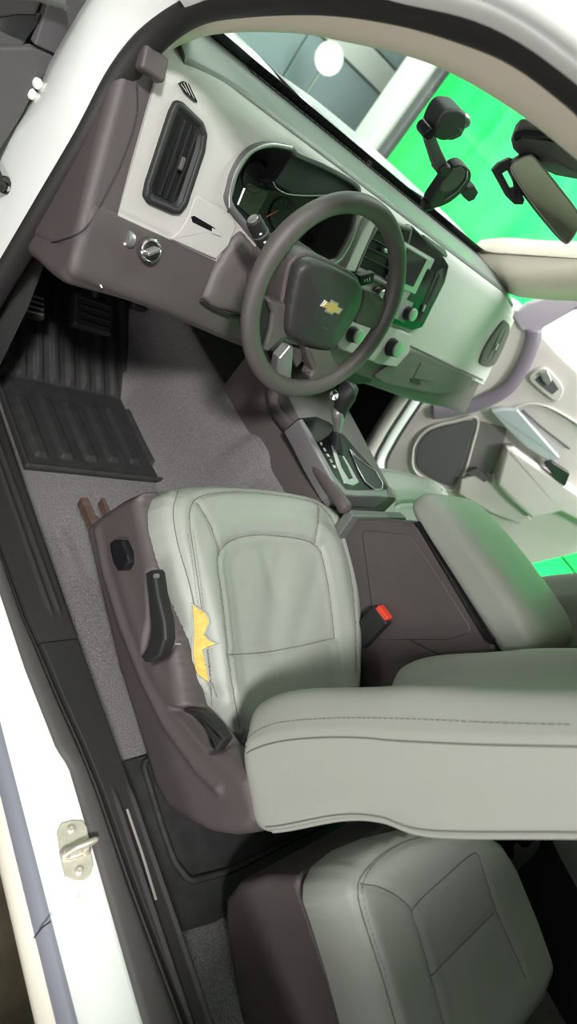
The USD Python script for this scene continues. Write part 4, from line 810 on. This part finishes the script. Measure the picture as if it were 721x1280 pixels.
for nm, lab, f in (('jump_seat', 'small grey leather jump seat behind the driver seat on a dark base', lambda m: m), ('jump_seat', 'small grey leather jump seat in shadow behind the passenger seat', lambda m: TM(m.vertices * [1, -1, 1], m.faces[:, ::-1]))):
    t_ = thing(nm, lab, 'seat', (-.6, .36 if 'driver' in lab else -.36, 0))
    if 'passenger' in lab:
        FB2 = Frame((-.45, -.12, .25), (-1, 0, 0), (0, 0, 1)); part(t_, 'hinge_plate', prism(FB2, spoly(FB2.px([(632, 1076), (640, 1076), (642, 1056), (650, 1061), (659, 1060), (666, 1048), (672, 1040), (674, 1050), (666, 1070), (649, 1086), (637, 1098)])), -.012, .0, .003), M['pad'], smooth=50)
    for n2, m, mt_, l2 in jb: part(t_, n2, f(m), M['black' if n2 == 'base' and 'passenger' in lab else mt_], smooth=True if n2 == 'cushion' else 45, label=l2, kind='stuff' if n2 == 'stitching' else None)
# ------------------------------------------------------------------ floor mats and pedals
def mat_z(x): return .037 + np.where(x > 1.0, (x - 1.0) * .75, 0)
fm = thing('floor_mat', 'ribbed black rubber floor mat in the driver footwell', 'floor mat', (.85, .42, .03))
xs_ = np.linspace(.675, 1.27, 150); ys_ = np.linspace(0, 1, 150); rings = []
def rib(x, s_, y):
    h = 0 * y
    for k in range(6):
        h = h + .010 * np.exp(-(np.abs((s_ - (.115 + .151 * k)) / .036))**8) * sstep((x - .712 - .004 * k) / .010) * sstep((.925 + .006 * k - x) / .010)
    for k in range(9):
        h = h + .010 * np.exp(-(np.abs((s_ - (.07 + .107 * k)) / .026))**6) * sstep((x - 1.0) / .012) * sstep((1.24 - x) / .01)
    return h
for x in xs_:
    y0, y1 = .628, .19 + .03 * sstep((x - .9) / .3); y = y0 + (y1 - y0) * ys_; edge = np.minimum(np.abs(y - y0), np.abs(y - y1)); ex = min(x - xs_[0], xs_[-1] - x)
    z = mat_z(np.full(150, x)) + rib(x, ys_, y) + .010 * np.exp(-((np.minimum(edge, ex) - .006) / .005)**2)
    rings.append(np.vstack([np.stack([np.full(150, x), y, z], 1), [[x, y1, z[-1] - .012], [x, y0, z[0] - .012]]]))
part(fm, 'tray', loft(rings), M['mat_rubber'], smooth=40)
rm = thing('floor_mat', 'plain black rubber mat on the rear floor behind the driver seat', 'floor mat', (-.2, .45, .03))
cr = [on(a, b, 2, .045) for a, b in [(208, 1045), (216, 1070), (228, 1092), (240, 1100), (290, 1092), (340, 1078)]]
rg2 = poly([(-.03, -.60), (-.145, -.612), (-.20, -.615), (-.235, -.600), (-.245, -.52), (-.25, -.20), (-.03, -.20)], .008)
FZ = Frame((0, 0, .036), (0, 1, 0), (-1, 0, 0)); rg2 = poly([(-b, -a) for a, b in [(-.03, -.60), (-.145, -.612), (-.20, -.615), (-.235, -.600), (-.245, -.52), (-.25, -.20), (-.03, -.20)]], .008)
rg2 = poly([(y, -x) for x, y in [(-.02, .672), (-.20, .672), (-.292, .640), (-.304, .575), (-.30, .20), (-.02, .20)]], .012)
rg3 = poly([(y, -x) for x, y in [(-.03, .605), (-.145, .612), (-.20, .612), (-.235, .598), (-.248, .52), (-.25, .22), (-.03, .22)]], .012)
part(rm, 'tray', prism(FZ, rg2, -.001, .004, .001), M['mat_rubber'])
part(rm, 'raised_edge', tube(resample(FZ.P(np.asarray(rg3.exterior.coords)[:-1], .007), .01), .006, 8, closed=True), M['mat_rubber'], smooth=50)
for nm, lab, c, sz, r_ in (('brake_pedal', 'dark brake pedal in the shadow of the driver footwell', (1.06, .43, .24), (.09, .11, .03), .7), ('accelerator_pedal', 'narrow dark accelerator pedal near the tunnel', (1.17, .27, .30), (.12, .05, .025), .8), ('parking_brake_pedal', 'small parking brake pedal with glinting edge at the far left of the footwell', (1.02, .60, .235), (.06, .06, .025), .6)):
    t = thing(nm, lab, 'pedal', c); R = np.stack([A([math.cos(r_), 0, math.sin(r_)]), A([0, 1.0, 0]), A([-math.sin(r_), 0, math.cos(r_)])])
    part(t, 'arm', tube([A(c) + R[0] * sz[0] * .3, A(c) + A([.10, 0, .16]), A(c) + A([.18, 0, .34])], .009, 8), M['black'])
    pd = part(t, 'pad', rbox(c, sz, .008, R), M['rubber'])
    for k in range(4): part(pd, 'rib', rbox(A(c) + R[0] * sz[0] * (k - 1.5) * .22 + R[2] * sz[2] * .5, (.006, sz[1] * .8, .006), .002, R, seg=2), M['silver'] if nm.startswith('parking') else M['black'])
# ------------------------------------------------------------------ centre console
co = thing('center_console', 'dark centre console with gear plate and cup slot between the seats', 'console', (.4, .0, .25))
FP = Frame((.42, 0, .42), (0, -1, 0), (1, 0, .16))
bodyp = poly(FP.px([(338, 492), (352, 500), (372, 524), (395, 545), (430, 610), (430, 634), (418, 630), (400, 606), (366, 552), (342, 516)], -.0), .003)
cyl = lambda x: .150 + .02 * (x - .3)
prof = lambda x: [(.150, .20), (.152, .33), (.148, .385 + .12 * (x - .28)), (.138, .398 + .12 * (x - .28)), (-.12, .398 + .12 * (x - .28)), (-.135, .385 + .12 * (x - .28)), (-.14, .2)]
part(co, 'console_body', loft([[(x, y, z) for y, z in prof(x)] for x in np.linspace(.335, .80, 20)]), M['plastic_brown'], smooth=40)
part(co, 'side_rail', tube(spline([on(340, 488, 1, .15), on(346, 515, 1, .152), on(372, 548, 1, .154), on(405, 598, 1, .154), on(424, 624, 1, .152), on(432, 636, 1, .148)], 40), .016, 12, flat=1.0), M['plastic'], smooth=True, label='rounded dark rail along the console')
plate = poly(FP.px([(373, 522), (395, 520), (412, 527), (432, 545), (446, 562), (472, 590), (485, 608), (486, 620), (470, 619), (446, 618), (428, 616), (418, 604), (400, 572), (382, 538)], .012), .004)
part(co, 'gear_plate', prism(FP, plate, -.03, .012, .004), M['gloss_black'], smooth=50)
part(co, 'plate_trim', prism(FP, poly(FP.px([(373, 524), (378, 523), (392, 545), (419, 595), (432, 611), (448, 612), (474, 611), (484, 612), (486, 622), (470, 620), (446, 620), (427, 618), (418, 606), (400, 575), (382, 540)], .016), .001), -.035, .016, .004), M['plate_gray'], smooth=50, label='grey trim round the gear plate')
gp = part(co, 'gate', prism(FP, poly(FP.px([(414, 556), (424, 560), (436, 580), (449, 603), (442, 607), (430, 604), (420, 580)], .014), .002), 0, .0145, .002), M['silver'], smooth=50, label='silver gear gate')
part(gp, 'gate_slot', prism(FP, poly(FP.px([(419, 560), (423, 562), (434, 582), (441, 598), (436, 599), (427, 584)], .015), .001), .0, .0152), M['gloss_black'], smooth=False)
cs = part(co, 'cup_slot', prism(FP, poly(FP.px([(437, 562), (444, 570), (456, 580), (470, 590), (478, 604), (477, 612), (468, 612), (456, 602), (447, 586)], .014), .002), -.002, .0135), M['black'], smooth=False)
part(cs, 'rim', tube(resample(FP.P(FP.px([(437, 562), (444, 570), (456, 580), (470, 590), (478, 604), (477, 612), (468, 612), (456, 602), (447, 586)], .014), .0145), .004), .0018, 8, closed=True), M['silver'])
part(co, 'rear_panel', prism(Frame((.262, 0, .38), (0, -1, 0), (.25, 0, 1)), poly([(-.145, -.06), (.09, -.06), (.09, .032), (-.135, .026)], .006), -.01, .012, .004), M['pad'], smooth=50, label='grey panel at the rear of the gear plate')
part(co, 'ash_tray', rbox((.27, .02, .372), (.05, .17, .035), .008), M['pad'])
for k, (a, ch) in enumerate((((402, 555), 'P'), ((406, 562), 'R'), ((410, 569), 'N'), ((414, 576), 'D'), ((418, 583), 'M'))):
    c = FP.px([a], .013)[0]; tm = meshkit.text_mesh(ch, .009, .0006); ctr2 = tm.bounds.mean(0)
    part(co, 'gear_letter', TM(FP.P(tm.vertices[:, :2] - ctr2[:2] + A(c), tm.vertices[:, 2] + .0125), tm.faces), M['white_print'], smooth=False)
gl = thing('gear_lever', 'silver and black automatic gear lever rising from the console', 'gear lever', tuple(FP.P(FP.px([(414, 560)]), .01)[0]))
b0 = FP.P(FP.px([(416, 560)]), .012)[0]; k0 = onp(424, 494, b0 + A([.02, 0, .12]), CD * -1); k0 = on(424, 494, 0, b0[0] + .022)
ax_ = unit(k0 - b0); L = np.linalg.norm(k0 - b0); sd = unit(np.cross(ax_, [1.0, 0, 0])); sd = -sd if sd[1] > 0 else sd
part(gl, 'boot', loft([b0 + ax_ * h + r * (np.cos(np.linspace(0, 2 * np.pi, 24, endpoint=False))[:, None] * A([1.4, 0, 0]) + np.sin(np.linspace(0, 2 * np.pi, 24, endpoint=False))[:, None] * A([0, 1.0, 0])) for h, r in ((-.005, .024), (.01, .020), (.03, .013), (.05, .010))]), M['black'], smooth=60)
part(gl, 'shaft', tube(b0 + np.outer(np.linspace(0, L * .72, 8), ax_), [.0085, .008, .008, .009, .011, .014, .016, .017], 16), M['silver'], smooth=60)
kc_ = k0 + sd * .014 - ax_ * .012
part(gl, 'knob', tube(spline([k0 - ax_ * .062 + sd * .004, k0 - ax_ * .04 + sd * .008, k0 - ax_ * .018 + sd * .014, k0 + ax_ * .0 + sd * .022, k0 + ax_ * .004 + sd * .036], 20), np.interp(np.linspace(0, 1, 20), [0, .3, .6, .85, 1], [.014, .019, .024, .025, .016]), 20), M['black'], smooth=60)
part(gl, 'button', lathe(k0 - sd * .012 + ax_ * .004, unit(ax_ * .7 - sd * .4 + A([-.6, .3, 0])), [(.001, -.01), (.012, -.01), (.0125, .006), (.010, .011), (.001, .013)], 20), M['chrome'])
# armrest bin
ar = thing('armrest_bin', 'pale grey leather armrest lid on a dark storage bin between the seats', 'armrest', (0, 0, .2))
FA = Frame((0, .112, .4), (-1, 0, 0), (0, 0, 1))
sidep = poly(FA.px([(438, 648), (482, 648), (515, 653), (523, 660), (614, 802), (618, 812)]) + [(.20, .06), (.20, -.25), (-.26, -.25)], .006)
part(ar, 'bin_body', prism(FA, sidep, -.25, .0, .008), M['plastic'], smooth=50)
part(ar, 'bin_inset', prism(FA, poly(FA.px([(452, 662), (512, 668), (535, 700), (592, 790), (560, 800), (470, 800)], .001), .012), -.004, .003, .003), M['plastic'], smooth=50, label='raised side panel of the bin')
part(ar, 'bin_strip', prism(FA, poly(FA.px([(519, 652), (526, 652), (618, 798), (614, 806), (606, 800)], .008), .001), -.03, .008, .003), M['gloss_black'], smooth=50)
lr = []
for x, zt, zb, w in ((.200, .552, .528, .085), (.194, .566, .518, .108), (.178, .578, .510, .120), (.13, .588, .504, .124), (.05, .594, .50, .125), (-.05, .594, .496, .125), (-.13, .590, .492, .124), (-.168, .580, .494, .120), (-.184, .566, .505, .106), (-.190, .550, .52, .085)):
    g = np.arange(48) * 2 * math.pi / 48; c_, s_ = np.cos(g), np.sin(g); e = .42
    lr.append(np.stack([np.full(48, x), w * np.sign(c_) * np.abs(c_)**e, (zt + zb) / 2 + (zt - zb) / 2 * np.sign(s_) * np.abs(s_)**(.62)], 1))
lid = loft(lr); lid = trimesh.Trimesh(*trimesh.remesh.subdivide_loop(lid.vertices, lid.faces, 1), process=False)
part(ar, 'lid', lid, M['leather_plain'], smooth=True)
bk = thing('seat_belt_buckle', 'black seat belt buckle with a red release button beside the bin', 'buckle', (.03, .135, .25))
bd = unit(A([.10, .01, 1.0])); c0 = (on(478, 768, 1, .130) + on(480, 766, 1, .13)) / 2; Rb = np.stack([A([1.0, 0, -.1]), A([0, 1.0, 0]), bd]); Rb = np.stack([unit(np.cross([0, 1.0, 0], bd)), A([0, 1.0, 0]), bd])
part(bk, 'housing', rbox(c0 - bd * .045, (.05, .026, .09), .006, Rb), M['black'])
part(bk, 'release_button', rbox(c0 + bd * .002, (.036, .022, .014), .004, Rb), M['red'], label='red release button')
part(bk, 'stalk', tube([c0 - bd * .08, c0 - bd * .16 + A([-.02, .0, 0]), A([c0[0] - .05, .135, .06])], .011, 10, flat=.5), M['black'])
# ------------------------------------------------------------------ things at the windshield
def ncam(P): return unit(CP - A(P))
wsP = lambda x, y, h=.006: onp(x, y, fw.o + fw.n * h, fw.n)
ph = thing('phone_holder', 'black suction cup phone holder on a jointed arm stuck to the windshield', 'phone holder', tuple(wsP(563, 146)))
cup = wsP(566, 146); wn = fw.n
part(ph, 'suction_cup', lathe(cup, wn, [(.001, -.002), (.034, -.002), (.034, .004), (.030, .008), (.029, .016), (.027, .026), (.018, .034), (.001, .036)], 36), M['black'])
part(ph, 'cup_ring', lathe(cup, wn, [(.033, -.001), (.0365, .0), (.0365, .005), (.033, .006)], 36), M['silver'])
FPH = Frame(cup + wn * .045, (0, -1, 0), np.cross(ncam(cup), (0, -1, 0))); 
def ppx(px, h=0.0): return FPH.P(FPH.px(px, h), h)
part(ph, 'cup_body', prism(FPH, spoly(FPH.px([(551, 138), (560, 133), (574, 135), (581, 143), (580, 154), (572, 165), (553, 173), (540, 167), (543, 152)])), -.035, .010, .006), M['black'], smooth=50)
part(ph, 'pivot', lathe(ppx([(533, 163)])[0] - FPH.n * .02, FPH.n, [(.001, 0), (.011, 0), (.012, .003), (.012, .03), (.010, .034), (.001, .034)], 20), M['gloss_black'])
part(ph, 'arm', prism(FPH, spoly(FPH.px([(531, 168), (541, 167), (550, 186), (558, 204), (555, 214), (546, 215), (539, 198)])), -.014, .008, .004), M['rubber_gray'], smooth=50)
part(ph, 'joint', lathe(ppx([(552, 209)])[0] - FPH.n * .02, FPH.n, [(.001, 0), (.013, 0), (.013, .032), (.010, .036), (.001, .036)], 20), M['black'])
cr_px = [(548, 228), (556, 216), (566, 205), (577, 203), (586, 212), (584, 225), (572, 240), (556, 252), (540, 257), (534, 250)]
part(ph, 'cradle', prism(FPH, spoly(FPH.px(cr_px)), -.016, .010, .004), M['black'], smooth=50)
part(ph, 'cradle_face', prism(FPH, poly(FPH.px([(553, 227), (566, 211), (576, 208), (581, 214), (579, 223), (566, 236), (554, 240), (549, 236)], .01), .003), .008, .0125, .001), M['rubber_gray'], smooth=50)
part(ph, 'cradle_trim', tube(resample(ppx([(584, 214), (583, 225), (572, 239), (556, 250)], .012), .004), .0014, 6), M['silver'])
part(ph, 'clamp_arm', prism(FPH, poly(FPH.px([(574, 236), (581, 230), (590, 228), (595, 237), (590, 246), (583, 249), (577, 244)]), .003), -.012, .012, .004), M['black'], smooth=50)
part(ph, 'foot', prism(FPH, poly(FPH.px([(531, 252), (541, 252), (548, 256), (536, 262), (528, 262)]), .002), -.012, .006, .003), M['gloss_black'], smooth=50)
mr = thing('rear_view_mirror', 'dark framed rear view mirror hanging from the windshield on a clip', 'mirror', (.58, .03, 1.09))
mc = onp(678, 248, (.57, .03, 1.10), (-.6, .7, -.3)); mc = CP + ray(678, 248) * 1.22
mn_ = unit(A([-.78, .62, .02])); Lx = unit(mc + 0 - mc + (CP + ray(712, 298) * 1.2 - (CP + ray(650, 203) * 1.24)))
FM = Frame(mc, Lx - mn_ * (Lx @ mn_), np.cross(mn_, Lx))
mo = [(640, 206), (648, 199), (660, 194), (668, 197), (692, 226), (722, 266), (722, 284), (712, 301), (704, 301), (668, 258), (641, 218)]
part(mr, 'housing', prism(FM, spoly(FM.px(mo)).buffer(.002), -.028, .0, .006), M['black'], smooth=50)
part(mr, 'mirror_glass', prism(FM, spoly(FM.px(mo)).buffer(-.002), -.002, .0012), M['mirror'], smooth=False)
part(mr, 'edge', tube(resample(FM.P(np.asarray(spoly(FM.px(mo)).exterior.coords)[:-1], .0012), .006), .0016, 6, closed=True), M['silver'])
clip = poly(FM.px([(616, 213), (624, 204), (638, 197), (646, 202), (640, 212), (656, 250), (654, 256), (644, 256), (634, 246)], -.02), .002)
part(mr, 'mount_clip', prism(FM, clip.difference(poly(FM.px([(628, 217), (636, 212), (646, 234), (638, 236)], -.02))), -.04, -.02, .003), M['black'], smooth=50)
sh = thing('sensor_housing', 'dark grey sensor housing at the top of the windshield above the mirror', 'housing', tuple(wsP(690, 195)))
part(sh, 'cover', prism(fw, poly(fw.px([(638, 174), (644, 168), (656, 167), (721, 175), (760, 185), (760, 232), (721, 222), (694, 217), (656, 199), (640, 184)], .03), .004), .004, .036, .010), M['plastic'], smooth=50)
part(sh, 'cap', prism(fw, poly(fw.px([(642, 169), (656, 166), (721, 174), (760, 183), (760, 188), (721, 179), (656, 171), (644, 174)], .036), .001), .03, .040, .002), M['gloss_black'], smooth=50)
# ------------------------------------------------------------------ doors
def door(name, label, hinge, ang, side):
    a = math.radians(ang); dr_ = A([-math.cos(a), side * math.sin(a), 0]); nn = A([-math.sin(a), -side * math.cos(a), 0])
    u = np.cross([0, 0, 1.0], nn); return thing(name, label, 'door', hinge), Frame(hinge, u, (0, 0, 1)), float(np.sign(u @ dr_))
dd, FD, sg = door('side_door', 'open white driver door with dark inner panel at the photo corner', (.935, .835, .70), 70, 1)
X = lambda v: sg * v
part(dd, 'shell', prism(FD, poly([(X(-.01), -.55), (X(1.0), -.52), (X(1.08), -.1), (X(1.05), .18), (X(-.02), .20)], .03), -.10, -.02, .02), M['white_paint'], smooth=50)
part(dd, 'inner_panel', prism(FD, poly([(X(.0), -.52), (X(.97), -.50), (X(1.03), -.1), (X(1.0), .15), (X(.0), .17)], .03), -.025, .0, .008), M['door_dark'], smooth=50)
dpx = lambda pts, h=0: FD.px(pts, h)
part(dd, 'belt_trim', prism(FD, poly(dpx([(-60, 20), (-30, 10), (10, 3), (50, 6), (88, 19), (86, 2), (70, -30), (-60, -40)], .03), .004), -.005, .03, .01), M['pad'], smooth=50, label='grey arched trim of the door')
part(dd, 'recess', prism(FD, poly(dpx([(-20, 25), (20, 18), (62, 18), (45, 30), (30, 50), (10, 42)], .0), .003), -.004, .002), M['gloss_black'], smooth=False)
part(dd, 'panel_edge', prism(FD, poly(dpx([(42, 55), (70, 68), (104, 10), (116, -20), (60, 0)], .005), .003), -.004, .008, .003), M['door_dark'], smooth=50)
part(dd, 'panel_edge', prism(FD, poly(dpx([(-80, 60), (40, 58), (68, 70), (52, 96), (22, 150), (-20, 215), (-90, 230)], .003), .005), -.004, .007, .003), M['door_dark'], smooth=50)
part(dd, 'window_frame', tube([FD.P([(X(.02), .18)], -.05)[0], FD.P([(X(.30), .46)], -.05)[0], FD.P([(X(.95), .50)], -.05)[0], FD.P([(X(1.04), .17)], -.05)[0]], .018, 10), M['black'])
pdr, FQ, sp = door('side_door', 'open passenger door with pale trim, speaker and armrest beyond the console', (.93, -.775, .50), 42, -1)
qp = lambda pts, h=0.0, r=.004: poly(FQ.px(pts, h), r)
sq = lambda pts, h=0.0: spoly(FQ.px(pts, h))
outl = poly([(-.02, -.42), (.62, -.44), (.88, -.36), (1.02, -.1), (1.03, .34), (.30, .36), (.10, .375), (-.03, .35)], .04)
part(pdr, 'shell', prism(FQ, outl.buffer(.012), -.11, -.02, .02), M['white_paint'], smooth=50)
part(pdr, 'inner_panel', prism(FQ, outl, -.03, .0, .012), M['door_trim'], smooth=50)
part(pdr, 'upper_roll', tube(resample(spline(FQ.P(FQ.px([(540, 516), (566, 513), (600, 504), (632, 487), (652, 460), (664, 432), (668, 415)], .01), .01), 40), .01), [.020] * 1, 12, flat=.6, up=FQ.n) if False else mold(resample(spline(FQ.P(FQ.px([(540, 516), (566, 513), (600, 504), (632, 487), (652, 460), (664, 432), (668, 412)], .01), .006), 40), .01), oval(.028, .016), FQ.n), M['door_dark2'], smooth=True, label='dark curved roll of the passenger door')
part(pdr, 'speaker', prism(FQ, sq([(524, 586), (521, 563), (528, 548), (541, 537), (566, 530), (592, 527), (586, 556), (573, 597), (560, 606)]), -.004, .010, .004), M['door_dark'], smooth=50, label='dark speaker grille')
part(pdr, 'speaker_rim', tube(resample(FQ.P(np.asarray(sq([(520, 590), (516, 563), (524, 545), (539, 533), (566, 526), (596, 522), (590, 556), (576, 600), (560, 612)]).exterior.coords)[:-1], .006), .01), .006, 8, closed=True), M['door_trim'], smooth=True)
hb = part(pdr, 'handle_bezel', prism(FQ, sq([(661, 473), (668, 463), (681, 459), (692, 468), (703, 484), (699, 498), (692, 500), (676, 488)]), -.002, .012, .004), M['door_trim'], smooth=50)
part(hb, 'handle_cup', prism(FQ, qp([(668, 474), (680, 466), (690, 474), (698, 486), (690, 493), (676, 482)], .01, .002), .0, .0135), M['door_dark'], smooth=False)
part(hb, 'handle', prism(FQ, qp([(674, 466), (684, 463), (690, 476), (684, 482), (678, 476)], .02, .002), .010, .024, .004), M['silver'], smooth=50)
part(pdr, 'crease', tube(resample(spline(FQ.P(FQ.px([(640, 510), (660, 505), (680, 507), (705, 519), (740, 542)], .006), .004), 24), .01), .008, 8, flat=.6), M['door_trim'], smooth=True)
part(pdr, 'armrest', prism(FQ, qp([(628, 572), (633, 560), (642, 560), (680, 588), (722, 616), (760, 640), (760, 670), (700, 640), (664, 648), (640, 628), (620, 606)], .05), -.01, .055, .015), M['door_trim'], smooth=50, label='pale armrest box of the passenger door')
part(pdr, 'switch_plate', prism(FQ, qp([(613, 514), (630, 511), (647, 512), (672, 540), (700, 572), (684, 576), (662, 562), (636, 540)], .03), -.0, .035, .006), M['silver_blue'], smooth=50, label='silver switch plate')
part(pdr, 'pull_slot', prism(FQ, qp([(680, 580), (690, 578), (712, 592), (706, 608), (694, 598)], .055), .03, .057, .001), M['gloss_black'], smooth=False)
part(pdr, 'grab_groove', tube(resample(FQ.P(FQ.px([(654, 514), (676, 534), (712, 562)], .02), .01), .01), .005, 8), M['door_dark'], smooth=True)
part(pdr, 'map_pocket', prism(FQ, qp([(576, 598), (594, 592), (613, 603), (617, 592), (640, 625), (664, 648), (650, 654), (612, 640), (572, 616)], .02), -.005, .03, .008), M['door_trim'], smooth=50, label='map pocket of the passenger door')
part(pdr, 'pocket_mouth', prism(FQ, qp([(580, 592), (596, 586), (610, 597), (606, 603), (594, 594)], .03), .0, .0325), M['door_dark'], smooth=False)
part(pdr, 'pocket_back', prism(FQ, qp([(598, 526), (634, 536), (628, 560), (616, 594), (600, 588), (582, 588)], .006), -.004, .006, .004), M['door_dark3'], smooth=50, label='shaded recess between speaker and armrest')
part(pdr, 'sail_trim', prism(FQ, qp([(640, 396), (660, 380), (700, 368), (760, 362), (760, 378), (712, 390), (690, 402), (672, 416), (652, 414)], .01), -.03, .010, .006), M['door_lilac'], smooth=50)
part(pdr, 'window_glass', prism(FQ, poly([(.14, .34), (1.0, .34), (.96, .62), (.55, .64), (.34, .55)], .02), -.06, -.056), M['glass'], smooth=False)

rd, FE, se = door('side_door', 'small white rear half door folded open behind the sill striker', (-.80, .845, .55), 90, 1)
a2 = lambda v: v
FE = Frame((-.80, .845, .55), (0, 1, 0), (0, 0, 1))
half = poly([(.0, -.50), (.62, -.47), (.68, -.1), (.66, .40), (.56, .64), (.02, .66)], .03)
part(rd, 'shell', prism(FE, half, -.07, -.02, .015), M['white_paint'], smooth=50)
part(rd, 'inner_panel', prism(FE, half.buffer(-.02), -.03, .0, .008), M['door_dark'], smooth=50)
part(rd, 'door_seal', tube(resample(FE.P(np.asarray(half.buffer(-.02).exterior.coords)[:-1], .006), .02), .010, 8, closed=True), M['rubber'], smooth=True)
